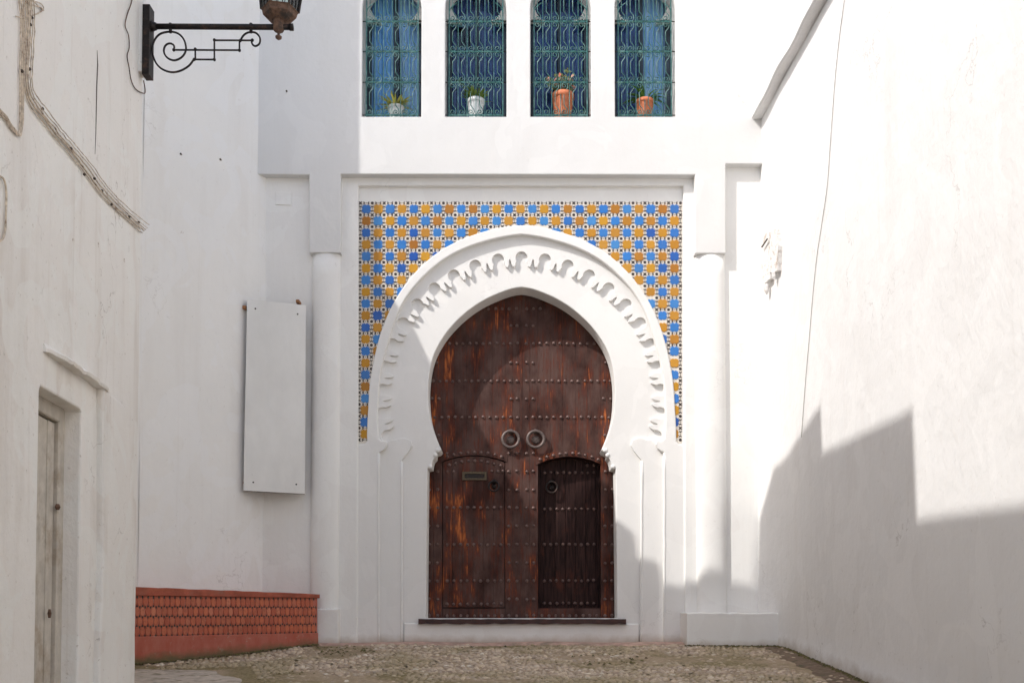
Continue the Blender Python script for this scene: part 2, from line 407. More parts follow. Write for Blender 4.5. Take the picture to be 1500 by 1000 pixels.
# smooth cement patch, low left
P = [(-4.2, -1.86), (-3.3, -1.80), (-2.75, -2.0), (-2.35, -2.5), (-2.1, -3.2), (-2.0, -4.4), (-2.2, -6), (-4.2, -6.2)]
mb = MB(); n = 40
for i in range(n):
    pass
V = []; Fc = []
ys = np.linspace(-1.82, -6.1, 50)
for j, yy in enumerate(ys):
    xr = np.interp(-yy, [1.82, 2.0, 2.5, 3.2, 4.4, 6.1], [-3.35, -2.85, -2.45, -2.2, -2.05, -2.2]) + .05*math.sin(9*yy)
    for i in range(9):
        x = -4.2+(xr+4.2)*i/8; V.append((x, yy+(.03*math.sin(11*x) if j == 0 else 0), gz(x, yy)+(.014 if i < 8 else -.008)))
for j in range(49):
    for i in range(8): a = j*9+i; Fc.append((a, a+1, a+10, a+9))
tag(link('pavement', mesh(V, Fc, True), M['cement']), kind='structure')
V = []; Fc = []; ys_ = np.linspace(-.34, -12, 120)
for yy in ys_:
    xr = wallX(yy, 0)+.03; w_ = .33+.07*vn(3.1, yy*1.3)+.03*math.sin(13*yy)
    for i in range(7):
        x = xr-w_*i/6; V.append((x, yy, gz(x, yy)+(.009+.004*math.sin(31*x+17*yy) if i < 6 else -.01)))
for j in range(len(ys_)-1):
    for i in range(6): a = j*7+i; Fc.append((a, a+7, a+8, a+1))
tag(link('path', mesh(V, Fc, True), simple('earth_gutter', (.17, .115, .075), .95, 0, .4, 22, .015, (.10, .085, .04))), kind='structure')
# pinkish strip at the foot of the facade
V = []; Fc = []; n = 60
for i in range(n+1):
    x = -2.35+4.5*i/n; yo = -.14+.02*math.sin(3*x)+.012*math.sin(17*x)
    V += [(x, .3, gz(x, 0)+.018), (x, -.02, gz(x, 0)+.016), (x, yo, gz(x, yo)+.013), (x, yo-.03, gz(x, yo)-.02)]
for i in range(n):
    for k in range(3): a = i*4+k; Fc.append((a, a+1, a+5, a+4))
tag(link('kerb_strip', mesh(V, Fc, True), M['strip']), kind='structure')

# ================================================================== the house with the great door
house = thing('white_house', 'tall white house with tiled horseshoe arch, studded double door and four grilled windows', 'house', (0, .3, 0))
house_inv = Matrix.Translation((0, -.3, 0))
def hp(o):   # parent to the house keeping world coordinates
    o.parent = house; o.matrix_parent_inverse = house_inv; return o
YU, YP, YT, YR, YF, YI, YD = 0.0, .105, .16, .134, .200, .24, .56
WIN = [(530, 617), (652, 742), (777, 866), (901, 990)]
def X_(x, y, Y): return xz(x, y, Y)
# upper wall with brackets
L = [X_(378, 255, 0), X_(453, 256, 0), X_(453, 370, 0), X_(499, 370, 0), X_(499, 255, 0), X_(1018, 256, 0), X_(1018, 371, 0), X_(1063, 371, 0), X_(1063, 240, 0), X_(1111, 240, 0)]
zt = 10.4
outer = [(-3.35, L[0][1]), L[0]]+L[1:9]+[(3.25, L[9][1]), (3.25, zt), (-3.35, zt)]
holes = []; WW = []
for a, b in WIN:
    p = X_(a, 171, 0); q = X_(b, 171, 0); sp = X_((a+b)/2, 12, 0)[1]; w_ = (q[0]-p[0])/2; cx = (p[0]+q[0])/2
    h = [(p[0], p[1]), (q[0], p[1])]
    # shoulders step slightly in, then the horseshoe head
    h += [(q[0], sp)]
    R = w_*1.0
    for k in range(1, 24):
        an = math.pi*k/24; h.append((cx+R*math.cos(an), sp+R*1.12*math.sin(an)))
    h += [(p[0], sp)]
    holes.append(h); WW.append((cx, w_, p[1], sp))
hp(slab('wall', outer, holes, 0, .34, M['upper'], bev=.010))
# backing mass of the house (solid behind the front slabs)
mb = MB(); mb.box((-3.3, 1.5, -.5), (3.3, 5.5, 10.3)); hp(mb.build('rear_wall', M['upper']))
mb = MB(); mb.box((-3.3, .34, 10.2), (3.3, 1.5, 10.38)); hp(mb.build('roof', M['upper']))
# mid wall: niches left and right, pilasters, with the big recess for the tiled arch
rec = [X_(525, 272, YP), X_(1001, 272, YP), X_(1003, 960, YP), X_(524, 960, YP)]
outer = [(-3.3, -.4), (rec[3][0], -.4), rec[0], rec[1], (rec[2][0], -.4), (3.25, -.4), (3.25, 5.95), (-3.3, 5.95)]
hp(slab('recessed_wall', outer, [], YP, .335, M['white'], bev=.016))
# small blind plate in the left niche
c1 = [X_(404, 300, .1), X_(427, 301, .1), X_(427, 282, .1), X_(404, 281, .1)]
hp(slab('blind_plate', c1, [], .093, .108, M['white'], bev=.006))
# engaged columns
def column(x0, x1, ytop, ybot):
    p = X_(x0, 600, .06); q = X_(x1, 600, .06); cx = (p[0]+q[0])/2; r = (q[0]-p[0])/2
    z1 = X_(x0, ytop, .03)[1]+.05; V = []; Fc = []; n = 20; zs = np.linspace(-.3, z1, 16)
    for z in zs:
        for k in range(n+1):
            an = math.pi*k/n; rr = r*(1+.010*math.sin(z*2.1+x0)); V.append((cx-rr*math.cos(an), .115-.105*math.sin(an)**.8, z))
    for j in range(15):
        for k in range(n): a_ = j*(n+1)+k; Fc.append((a_, a_+1, a_+n+2, a_+n+1))
    Fc.append(tuple(range(15*(n+1), 16*(n+1))))
    return hp(link('column', mesh(V, Fc, True), M['white']))
column(455, 497, 368, 890); column(1020, 1064, 369, 890)
# pedestals
def pedestal(x0, x1, y0, Y, name):
    p = X_(x0, y0, Y); q = X_(x1, y0, Y)
    V = [(p[0], p[1]), (q[0], p[1]), (q[0], -.3), (p[0], -.3)]
    n = 14; top = [(p[0]+(q[0]-p[0])*i/n, p[1]+random.uniform(-.006, .006)) for i in range(n+1)]
    return hp(slab(name, [(q[0], -.3), (p[0], -.3)][::-1]+top[::-1], [], Y, .2, M['white'], bev=.014))
pedestal(464, 496, 891, -.03, 'pedestal')
pedestal(1006, 1152, 897, -.30, 'pedestal')
# ---- tile panel backing
# ---- arch curves, in photo pixels round (764,585), mirrored
def prof(tab, phi): return float(np.interp(phi, [t[0] for t in tab], [t[1] for t in tab]))
def smoothtab(tab):
    pts = catmull([tuple(map(float, t)) for t in tab], 8); return pts
T_IN = smoothtab([(0, 164.5), (4, 163.3), (9, 160.8), (15, 157.8), (33, 151), (47, 147.5), (63, 144), (76, 139.5), (90, 136.5), (106, 136.5), (115, 137), (123, 138.5)])
T_RO = smoothtab([(0, 255), (6, 254.2), (13, 252), (27, 249), (39, 243.5), (50, 237), (61, 230.5), (74, 224.5), (89, 224), (97, 227.5), (105.5, 235)])
T_RI = smoothtab([(0, 242), (6, 240), (13, 238), (27, 235.5), (38, 231), (50, 225), (66, 213.5), (77, 211), (90, 210.5), (104, 216)])
def half(tab, phis): return [(764-prof(tab, p)*math.sin(math.radians(p)), 585-prof(tab, p)*math.cos(math.radians(p))) for p in phis]
def mirror(P): return [(1528-x, y) for x, y in P][::-1]
inL = [(624, 905), (626, 700), (626.4, 686), (632, 685), (633, 678), (634.5, 673), (638.2, 669), (638.6, 663.6), (644, 661.5)] + half(T_IN, np.linspace(122, 0, 44))
inn = inL + mirror(inL[:-1])
roL = [(523, 965), (524, 652), (533.5, 650)] + half(T_RO, np.linspace(105, 0, 48)); ro = roL+mirror(roL[:-1])
riL = [(554, 965), (554.4, 720), (555.6, 662), (560, 660), (564, 657), (567, 651), (567, 647), (564.5, 644.8), (559, 645.6), (554.5, 642)] + half(T_RI, np.linspace(104, 0, 48)); ri = riL+mirror(riL[:-1])
# scalloped (lobed) edge of the carved field
def scallop():
    out = []; pitch = 9.55
    unit = [(-.5, 205.5), (-.465, 203), (-.435, 197.5), (-.40, 194.5), (-.345, 193.5), (-.29, 195), (-.255, 199)]
    for k in range(7): pass
    lobe = []
    for k in range(13):
        an = math.radians(-30+240*k/12); lobe.append((-.25*math.cos(an)*1.02, 206+9.5*math.sin(an)))
    for k in range(-11, 12):
        pts = [(u, r) for u, r in unit] + lobe + [(-u, r) for u, r in unit[::-1]][:-1]
        for u, r in pts:
            phi = (k+u)*pitch; ap = abs(phi)
            rr = r*(1 + .006*max(0, 1-ap/30)) - (2.5 if ap > 60 else 0)*min(1, (ap-60)/20 if ap > 60 else 0)
            out.append((764+rr*math.sin(math.radians(phi)), 585-rr*math.cos(math.radians(phi))))
    return out
scp = scallop()
tail = [(588, 965), (588, 690), (588.5, 673), (594, 667), (599.5, 660), (603.5, 652), (602, 645.5), (597, 642.5), (590, 641), (583, 642.5)]
sc = tail + scp[3:-3] + [(1528-x, y) for x, y in tail[::-1]]
def to(P, Y): return [xz(x, y, Y) for x, y in P]
# ring, field, inner band
def between(name, o_, i_, y0, y1, mat, bev):
    return hp(slab(name, to(o_, y0)+to(i_, y0)[::-1], [], y0, y1, mat, bev=bev, steps=3))
between('arch_ring', ro, ri, YR, .30, M['carved'], .013)
fo = half(T_RI, [104]); 
field_out = [(540, 965), (540, 700), (543, 650)] + [(764-(prof(T_RI, p)+7)*math.sin(math.radians(p)), 585-(prof(T_RI, p)+7)*math.cos(math.radians(p))) for p in np.linspace(104, 0, 40)]
field_out = field_out+mirror(field_out[:-1])
between('carved_field', field_out, sc, YF, .30, M['carved'], .0035)
ob = [(535, 965), (535, 320), (993, 320), (993, 965)]
op = to(inn, YI)
hole = op
hp(slab('arch_wall', to(ob, YI), [hole], YI, .54, M['carved'], bev=.012, steps=3))
for bx0, by0, Yb in ((554.5, 664, YR+.012), (588, 676, YF+.010)):
    for s in (0, 1):
        xx = 1528-bx0 if s else bx0
        mb = MB(); mb.tube([at(xx+random.uniform(-.4, .4), y, Yb) for y in np.linspace(by0, 955, 14)], .019, 10); hp(mb.build('jamb_bead', M['carved'], smooth=True))
# little carved nibs at the springing of the arch
for s in (0, 1):
    for (x, y) in ((641, 659), (637.5, 666), (630, 683)):
        if s: x = 1528-x
        p = at(x, y, YI-.01); mb = MB()
        mb.lathe([(.004, 0), (.026, .004), (.030, .02), (.020, .03)], (p.x, p.y, p.z), 10, 'y'); hp(mb.build('carved_nib', M['rust'] if 0 else M['carved'], smooth=True))
# ---- tiles
def around_ring(x0, x1, yt, yb, xb0, xb1, Y):
    arc = [p for p in roL[2:]+mirror(roL[2:-1])]
    arc = [(764+(x-764)*.985, 585+(y-585)*.985) for x, y in arc]
    return [xz(*p, Y) for p in [(x0, yt), (x1, yt), (xb1, yb), (990, yb), (990, 652)]+arc[::-1]+[(538, 652), (538, yb), (xb0, yb)]]

hp(slab('panel_backing', around_ring(524, 1003, 272, 700, 522, 1003, YT), [], YT, .33, M['white'], bev=0))
GX0, GY0, PX = 528.0, 297.6, 17.36
def gp(i, j): # grid node -> photo pixel
    return (GX0 + i*PX - .006*(j*PX)*(1 if i < 13 else .1), GY0 + j*17.32)
def inside(x, y, m_=0):
    dx, dy = x-764, 585-y; ph = math.degrees(math.atan2(abs(dx), dy)); r = math.hypot(dx, dy)
    if ph > 105: return abs(dx) < 225+m_
    return r < prof(T_RO, ph)+m_
panel = []
star = []
for k in range(4):
    for (u, v) in ((-.93, -.93), (-.62, -.80), (-.32, -1.06), (0, -.80), (.32, -1.06), (.62, -.80)):
        for _ in range(k): u, v = -v, u
        star.append((u, v))
p0 = at(600, 400, YT); p1 = at(617.36, 400, YT); cell = (p1.x-p0.x)
s_ = cell*.405; sv = [(u*s_, z*s_) for u, z in star]; n = len(sv)
V = [(x, 0, z) for x, z in sv]+[(x*.9, -.005, z*.9) for x, z in sv]
Fc = [(i, (i+1) % n, n+(i+1) % n, n+i) for i in range(n)]+[tuple(range(n, 2*n))]
tile_b = mesh(V, Fc); tile_o = tile_b.copy(); tile_b.materials.append(M['blue']); tile_o.materials.append(M['ochre'])
wb = MB(); kb = MB(); ntile = 0
for j in range(21):
    for i in range(27):
        ax, ay = gp(i, j); cx, cy = ax+PX/2, ay+8.66
        if j == 20: continue
        if not inside(cx, cy, -5):
            o = hp(link('tile', tile_b if (i+j) % 2 == 0 else tile_o)); pt = at(cx, cy, YT-.006)
            o.location = (pt.x, pt.y, pt.z); ntile += 1
            o.rotation_euler = (random.gauss(0, .03), random.gauss(0, .025), random.gauss(0, .03))
            sc_ = random.uniform(.95, 1.04); o.scale = (sc_, 1, sc_)
for j in range(21):
    for i in range(28):
        x, y = gp(i, j)
        if inside(x, y, 0): continue
        p = at(x, y, YT-.005)
        def quad(cx, cz, pts): kb.add([(p.x+cx+a_, p.y-.0025, p.z+cz+b_) for a_, b_ in pts], [tuple(range(len(pts)))])
        if (i+j) % 2 == (1 if True else 0):
            quad(0, 0, [(.019*math.cos(math.pi/4*k), .019*math.sin(math.pi/4*k)) for k in range(8)])
        else:
            for sgn in (1, -1):
                q = .017; t = .005; quad(0, 0, [(-q-t, -sgn*(q-t)), (-q+t, -sgn*(q+t)), (q+t, sgn*(q-t)), (q-t, sgn*(q+t))])
        h = .0155
        for (dx, dz, lim) in ((1, 0, i < 27), (0, -1, j < 20)):
            if not lim: continue
            for k, f_ in enumerate((.33, .5, .67)):
                sgn = 1 if k < 1 else -1; c_ = f_*cell
                # small chevron across the joint
                e = [(-.001*sgn, h), (.012*sgn, 0), (-.001*sgn, -h), (-.017*sgn, -h), (-.006*sgn, 0), (-.017*sgn, h)]
                if k == 1: e = [(-.0045, 0), (0, h*.75), (.0045, 0), (0, -h*.75)]
                pts = [(a_, b_) for a_, b_ in e] if dx else [(b_, -a_) for a_, b_ in e]
                quad(dx*c_, dz*c_, pts)
# glazed white ground under the coloured tiles, following the ring
tpo = [X_(524.5, 296.5, YT), X_(999, 296.5, YT), X_(998.5, 649, YT), X_(522.5, 649, YT)]
hp(slab('white_mosaic_ground', around_ring(524.5, 999, 296.5, 649, 522.5, 998.5, YT), [], YT-.005, YT+.02, M['tilewhite'], bev=0))
tag(hp(kb.build('black_mosaic_bits', M['tileblack'])), kind='stuff')
# ---- threshold
p = at(613, 906, YI-.06); q = at(917, 914, YI-.06)
mb = MB(); V = []; n = 30
for i in range(n+1):
    x = p.x+(q.x-p.x)*i/n; j1, j2 = random.uniform(-.003, .003), random.uniform(-.006, .006)
    V += [(x, YI-.075, q.z+.006+j2), (x, YI-.075, p.z+j1), (x, .56, p.z+j1), (x, .56, q.z+j2)]
Fc = [(i*4+k, i*4+(k+1) % 4, i*4+4+(k+1) % 4, i*4+4+k) for i in range(n) for k in range(4)]+[(0, 1, 2, 3), (n*4, n*4+1, n*4+2, n*4+3)]
mb.add(V, Fc); hp(mb.build('threshold', M['wood_sill']))
# base wall below the threshold
mb = MB(); a_ = at(592, 914, YI-.02); b_ = at(936, 914, YI-.02)
hp(slab('door_step', [(a_.x, -.3), (b_.x, -.3), (b_.x, at(760, 913, YI-.02).z), (a_.x, at(760, 912, YI-.02).z)], [], YI-.022, .6, M['white'], bev=.012))
# ---- doors
def dpart(name, label=None):
    o = bpy.data.objects.new(name, None); COL.objects.link(o); o.parent = house; o.matrix_parent_inverse = house_inv
    if label: o['label'] = label
    return o
def board(pts, Y, th, mat, par, name='plank', dy=0.0):
    me = plate_mesh([xz(x, y, Y) for x, y in pts], [], Y+dy, Y+th, .0014, 1)
    o = link(name, me, mat, par); return o
def arcL(x): return 667 + 9*((x-694)/46)**2
def arcR(x): return 669 + 11*((x-834)/46)**2
def studs(P, Y, par, r=.0205, name='iron_studs'):
    kb = MB()
    for x, y in P:
        p = at(x+random.uniform(-.5, .5), y+random.uniform(-.5, .5), Y); rr = r*random.uniform(.9, 1.12)
        kb.lathe([(rr, .004), (rr*.92, -.007), (rr*.62, -.015), (rr*.2, -.0185)], (p.x, Y, p.z), 8, 'y')
    o = kb.build(name, M['stud'], par, True); o['kind'] = 'stuff'; return o
def knocker(x, y, Y, R, par, r=.012, mat=None, tilt=.12):
    p = at(x, y, Y); mb = MB()
    top = R*.86
    mb.tube([(p.x+R*math.sin(a), Y-.045-.03*tilt*4*(1-math.cos(a))/2, p.z+R*math.cos(a)) for a in np.linspace(0, 2*math.pi, 29)[:-1]], r, 8, True)
    o = mb.build('ring_knocker', mat or M['ring'], par, True)
    m2 = MB(); m2.lathe([(.030, .0), (.034, -.006), (.026, -.016), (.014, -.022), (.015, -.05), (.008, -.056)], (p.x, Y, p.z+R), 12, 'y')
    m2.lathe([(R*.52, 0), (R*.50, -.006), (R*.30, -.014), (R*.1, -.018)], (p.x, Y, p.z), 14, 'y')
    return o, m2
inv_h = None
allow = None
def leaf(edges, arc, xa, xb, stud):
    L_ = dpart('door_leaf')
    for k in range(len(edges)-1):
        a_, b_ = edges[k]+.07, edges[k+1]-.07; inner = a_ >= xa-.5 and b_ <= xb+.5
        dy = random.uniform(-.0012, .0012)
        if inner:
            xs = np.linspace(a_, b_, 4); pts = [(a_, 425), (b_, 425)] + [(x, arc(x)-1.0) for x in xs[::-1]]
        else: pts = [(a_, 425), (b_, 425), (b_, 906), (a_, 906)]
        board(pts, YD, .05, M['wood'], L_, dy=dy)
    board([(xa+.5, 890.5), (xb-.5, 890.5), (xb-.5, 905.6), (xa+.5, 905.6)], YD, .05, M['wood'], L_, 'bottom_rail', -.002)
    # curved head rail over the wicket
    xs = np.linspace(xa-3, xb+3, 16)
    board([(x, arc(x)-10) for x in xs]+[(x, arc(x)-.6) for x in xs[::-1]], YD, .02, M['wood'], L_, 'head_rail', -.009)
    studs(stud, YD-.002, L_); return L_
def between_x(a, b, step): 
    n_ = max(1, round((b-a)/step)); return [a+(b-a)*i/n_ for i in range(n_+1)]
def chord(y): # half width of the opening at door plane
    r_ = 0
    for ph in np.linspace(2, 122, 90):
        rr = prof(T_IN, ph)
        if abs(585-rr*math.cos(math.radians(ph))-y) < 4: r_ = max(r_, rr*math.sin(math.radians(ph)))
    return r_ or 137
SL, SR = [], []
for y in (503, 558, 611):
    hw = chord(y)-6
    SL += [(x, y) for x in between_x(764-hw+1, 757.5, 9.7)]; SR += [(x, y) for x in between_x(771, 764+hw, 9.7)]
SL += [(x, 452) for x in (716, 726, 736, 746, 757)]; SR += [(x, 452) for x in (772, 782, 791)]
for y in (477, 531, 584): SL += [(748.5, y), (757.5, y)]; SR += [(771, y), (781, y)]
SL += [(640, 531), (633, 584), (643, 584), (642, 637), (655, 664)]; SR += [(887, 531), (884, 584), (894, 584), (886, 637)]
LY = (664, 690, 717, 743, 770, 797, 824, 850, 877, 901)
for y in LY: SL += [(745.5, y), (757, y)]; SR += [(771.5, y), (781.5, y)]
for y in LY[1:]: SL += [(629, y), (641, y)]; SR += [(886.5, y), (896.5, y)]
SL += [(x, 901) for x in between_x(655, 735, 9.5)]; SR += [(x, 901) for x in between_x(794, 874, 9.5)]
HL = [(x, arcL(x)-5.3) for x in between_x(655, 735, 9.5)]; HR = [(x, arcR(x)-5.5) for x in between_x(791.5, 876.5, 9.6)]
leafL = leaf([606, 622, 635, 648, 666, 684, 702, 721, 740, 751, 763.3], arcL, 648, 740, SL)
leafR = leaf([764.3, 776, 788, 806, 824, 843, 861, 880, 891, 904, 918], arcR, 788, 880, SR)
leafL['label'] = 'left half of the great door, reddish brown with orange worn streaks'
leafR['label'] = 'right half of the great door, dark opening for the wicket'
studs(HL, YD-.014, leafL); studs(HR, YD-.014, leafR)
# meeting strip between the leaves
board([(762.2, 425), (764.6, 425), (764.6, 905), (762.2, 905)], YD, .01, M['wood'], leafL, 'meeting_strip', -.006)
# left wicket, closed and almost flush
wl = dpart('wicket_door', 'closed wicket in the left half with letter slot and small dark ring')
ed = [648.8, 663, 678, 693, 708, 723, 739.2]
for k in range(6):
    a_, b_ = ed[k]+.1, ed[k+1]-.1; xs = np.linspace(a_, b_, 4)
    board([(x, arcL(x)+.8) for x in xs]+[(b_, 889), (a_, 889)], YD, .05, M['wood'], wl, dy=.008+random.uniform(-.001, .001))
SW = [(x, y) for y in (743, 797, 850, 884) for x in between_x(655, 734, 9.7)]+[(656, 690), (665, 690), (720, 690), (729, 690), (736, 690)]+[(x, arcL(x)+8) for x in between_x(658, 733, 10)]
studs(SW, YD+.006, wl)
wr = dpart('wicket_door', 'wicket set back in the right half, recess shade darkens its colour')
ed = [782, 798, 813, 828, 843, 858, 873, 888]
YW = YD+.15
for k in range(7):
    a_, b_ = ed[k]+.2, ed[k+1]-.2
    board([(a_, 660), (b_, 660), (b_, 897), (a_, 897)], YW, .045, M['wood_shade'], wr, dy=random.uniform(-.001, .001))
studs([(x, y) for y in (745, 797, 850, 883) for x in between_x(797, 870, 9.1)]+[(860, 681), (870, 681)]+[(x, 692) for x in between_x(798, 870, 9.1)], YW-.002, wr)
# jamb of the wicket opening (thickness of the leaf)
outl = [(785, 893)]+[(x, arcR(x)-4) for x in np.linspace(785, 883, 18)]+[(883, 893)]
innl = [(788.2, 890)]+[(x, arcR(x)) for x in np.linspace(788.2, 879.8, 18)]+[(879.8, 890)]
o = slab('wicket_jamb', [xz(x, y, YD) for x, y in outl], [[xz(x, y, YD) for x, y in innl]], YD+.012, YW, M['wood_shade'], leafR, bev=.002, steps=1)
mb = MB(); p = at(873.5, 680, YW); q = at(875.5, 893, YW); mb.box((p.x, YW-.03, q.z), (q.x+.03, YW+.02, p.z)); mb.build('closing_stile', M['wood_shade'], wr)
for (x, y, Y, R, par) in ((748, 644, YD, .102, leafL), (784.5, 644, YD, .102, leafR), (723.5, 712.5, YD+.006, .062, wl), (808, 714, YW, .07, wr)):
    mat = M['ring'] if par in (leafL, leafR) else M['iron']
    o, m2 = knocker(x, y, Y, R, par, .019 if R > .09 else .012, mat)
    m2.build('ring_boss', mat, par, True)
# letter slot
ls = [xz(*c_, YD) for c_ in ((677, 703), (713, 703), (713, 690.5), (677, 690.5))]; hs = [xz(*c_, YD) for c_ in ((681, 700), (709.5, 700), (709.5, 694), (681, 694))]
slab('letter_slot', ls, [hs], YD-.012, YD+.008, M['brass'], wl, bev=.003, steps=1)
slab('letter_flap', hs, [], YD-.004, YD+.008, M['iron'], wl, bev=.003, steps=1)
# closing board behind everything in the doorway
mb = MB(); p = at(600, 400, .74); q = at(930, 925, .74); mb.box((p.x, .74, q.z), (q.x, .80, p.z+.2)); hp(mb.build('lobby_wall', M['dark']))
# ================================================================== windows of the upper floor
WY = .26
for wi, (cx, w_, zb, sp) in enumerate(WW):
    mid = sum(WIN[wi])/2
    zneck = at(mid, 30, WY)
    # plaster head with the horseshoe cut-out, behind the opening
    zn = zneck.z; hw = w_*1.12; top = sp+w_*1.5
    hz = at(mid, -2, WY).z; R = w_*.90; a0 = math.asin(max(-1, (zn-hz)/R)); nk = R*math.cos(a0)
    hs_ = [(cx-nk, zn-.02)]+[(cx-R*math.cos(a), hz+R*1.1*math.sin(a)) for a in np.linspace(a0, math.pi-a0, 26)]+[(cx+nk, zn-.02)]
    hs_ = [(cx-hw, zn)]+[(cx-nk-.0, zn)]+hs_[1:-1]+[(cx+nk, zn), (cx+hw, zn), (cx+hw, top+.2), (cx-hw, top+.2)]
    hp(slab('window_head', hs_, [], WY, .335, M['upper'], bev=.006))
    win = slab('window', [(cx-hw, zb-.06), (cx+hw, zb-.06), (cx+hw, top), (cx-hw, top)], [[(cx-w_*.84, zb+.03), (cx-.02, zb+.03), (cx-.02, top-.1), (cx-w_*.84, top-.1)], [(cx+.02, zb+.03), (cx+w_*.84, zb+.03), (cx+w_*.84, top-.1), (cx+.02, top-.1)]], .345, .40, M['frameblue'], None, bev=.004, steps=1); hp(win)
    win['label'] = ['window with light blue curtains', 'window of dark blue boards with one dark gap', 'window of dark blue boards', 'window half boards and half pale curtain'][wi]
    for sgn in (-1, 1):
        x0, x1 = sorted((cx+sgn*.02, cx+sgn*w_*.84))
        mb = MB(); mb.box((x0, .368, zb+.03), (x1, .372, top-.1)); o = mb.build('pane', M['glass'], win)
        boards = {0: False, 1: True, 2: True, 3: sgn < 0}[wi]
        if boards:
            nb = 5
            for k in range(nb):
                if wi == 1 and sgn < 0 and k in (1, 2, 3): 
                    zc = at(696, 38, .4).z; zd = at(696, 68, .4).z
                    mb = MB(); xa_ = x0+(x1-x0)*k/nb; xb_ = x0+(x1-x0)*(k+1)/nb-.006
                    mb.box((xa_, .42, zb), (xb_, .45, zd)); mb.box((xa_, .42, zc), (xb_, .45, top)); mb.build('board', M['boards'], win); continue
                mb = MB(); mb.box((x0+(x1-x0)*k/nb, .42+.004*(k % 2), zb), (x0+(x1-x0)*(k+1)/nb-.006, .45, top)); mb.build('board', M['boards'], win)
        else:
            V = []; Fc = []; n = 36; m_ = 14
            for j in range(m_+1):
                z = zb+(top-zb)*j/m_; gather = 1-.35*math.exp(-((j/m_-.15)/.5)**2)*(0 if wi == 3 else .6)
                for i in range(n+1):
                    u = i/n; xx = x0+(x1-x0)*(u if sgn > 0 else 1-(1-u)); xx = (x1+(xx-x1)*gather) if sgn > 0 else (x0+.0+(xx-x0)*1)
                    V.append((xx, .43+.018*math.sin(u*34+.6*math.sin(z*3))+.008*math.sin(u*71+z), z))
            for j in range(m_):
                for i in range(n): a = j*(n+1)+i; Fc.append((a, a+1, a+n+2, a+n+1))
            link('curtain', mesh(V, Fc, True), M['curtain2'] if (wi == 3 or (wi == 0 and sgn > 0)) else M['curtain'], win)
mb = MB(); mb.box((-3.2, .75, 5.9), (3.2, .8, 10.1)); hp(mb.build('room_wall', M['dark']))
mb = MB()
mb.box((-3.2, .34, 6.15), (3.2, .75, 6.19)); hp(mb.build('floor_slab', M['dark']))
# grilles
GY = .045
zr = [at(700, y, GY).z for y in (169, 121, 76, 32)]; zr.append(zr[3]+(zr[2]-zr[1])*1.6)
def scroll_mesh(h, s):
    # tall member: spiral, diagonal, straight, diagonal, spiral
    pts = []
    def spiral(cz, up, sx_):
        P_ = []
        for k in range(15):
            a = -(1-k/14)*2*math.pi*1.35; r = .008+.032*k/14
            P_.append((sx_*r*math.cos(a)-sx_*.008, cz+up*r*math.sin(a)))
        return P_
    b = spiral(.040, 1, s); t = spiral(h-.040, -1, s)
    pts = b + [(s*.026, .075), (-s*.012, .125), (-s*.012, h-.125), (s*.026, h-.075)] + t[::-1]
    mb = MB(); mb.tube([(x, 0, z) for x, z in pts], .0056, 5, False); 
    me = mesh(mb.v, mb.f, True); me.materials.append(M['grille']); return me
SCM = {}
for wi, (cx, w_, zb, sp) in enumerate(WW):
    g = hp(bpy.data.objects.new('window_grille', None)); COL.objects.link(g)
    gw = w_-.045; ncol = 6; pit = 2*gw/ncol; x0 = cx-gw
    ztop = sp+w_*.95
    for k in range(ncol+1):
        mb = MB(); x = x0+k*pit; r = .007 if k in (0, ncol) else .0045
        zt_ = zr[3]+.26 if k in (0, ncol) else ztop-abs(k-3)*.08
        mb.box((x-r, GY-r, zr[0]-.015), (x+r, GY+r, zt_)); mb.build('upright_bar', M['grille'], g)
    for k, z in enumerate(zr[:4]):
        for dz in (0.0,):
            mb = MB(); mb.box((x0-.006, GY-.006, z+dz-.006), (x0+2*gw+.006, GY+.006, z+dz+.006)); mb.build('cross_bar', M['grille'], g)
        for sgn in (-1, 1):
            mb = MB(); xe = cx+sgn*(w_+.0); xi = cx+sgn*gw; mb.tube([(xi, GY, z), (cx+sgn*(w_+.012), GY-.0, z)], .006, 6); mb.build('fixing_pin', M['iron'], g)
        # little rosettes between the two bars
        kb = MB()
        for c_ in range(ncol):
            xm = x0+(c_+.5)*pit
            kb.tube([(xm+.028*math.cos(a), GY, z+.012*math.sin(a)) for a in np.linspace(0, 2*math.pi, 11)[:-1]], .004, 4, True)
            kb.tube([(xm-pit/2, GY-.004, z-.02), (xm-pit/2+.02, GY-.004, z), (xm-pit/2, GY-.004, z+.02), (xm-pit/2-.02, GY-.004, z)], .004, 4, True)
        kb.build('rosette_band', M['grille'], g)
    for k in range(4):
        h = zr[k+1]-zr[k] if k < 3 else .42
        for c_ in range(ncol):
            key = round(h, 2)
            if key not in SCM: SCM[key] = scroll_mesh(h, 1)
            link('scroll', SCM[key], None, g, (x0+(c_+.5)*pit, GY, zr[k]))
    # curled shoulder at the outer edge
    for sgn in (-1, 1):
        mb = MB(); bx = cx+sgn*gw
        pts = [(bx, GY, zr[3]+.0), (bx+sgn*.0, GY, zr[3]+.1), (bx-sgn*.02, GY, zr[3]+.17), (bx-sgn*.09, GY, zr[3]+.23)]
        mb.tube(catmull(pts, 5), .006, 5); mb.build('shoulder_scroll', M['grille'], g)

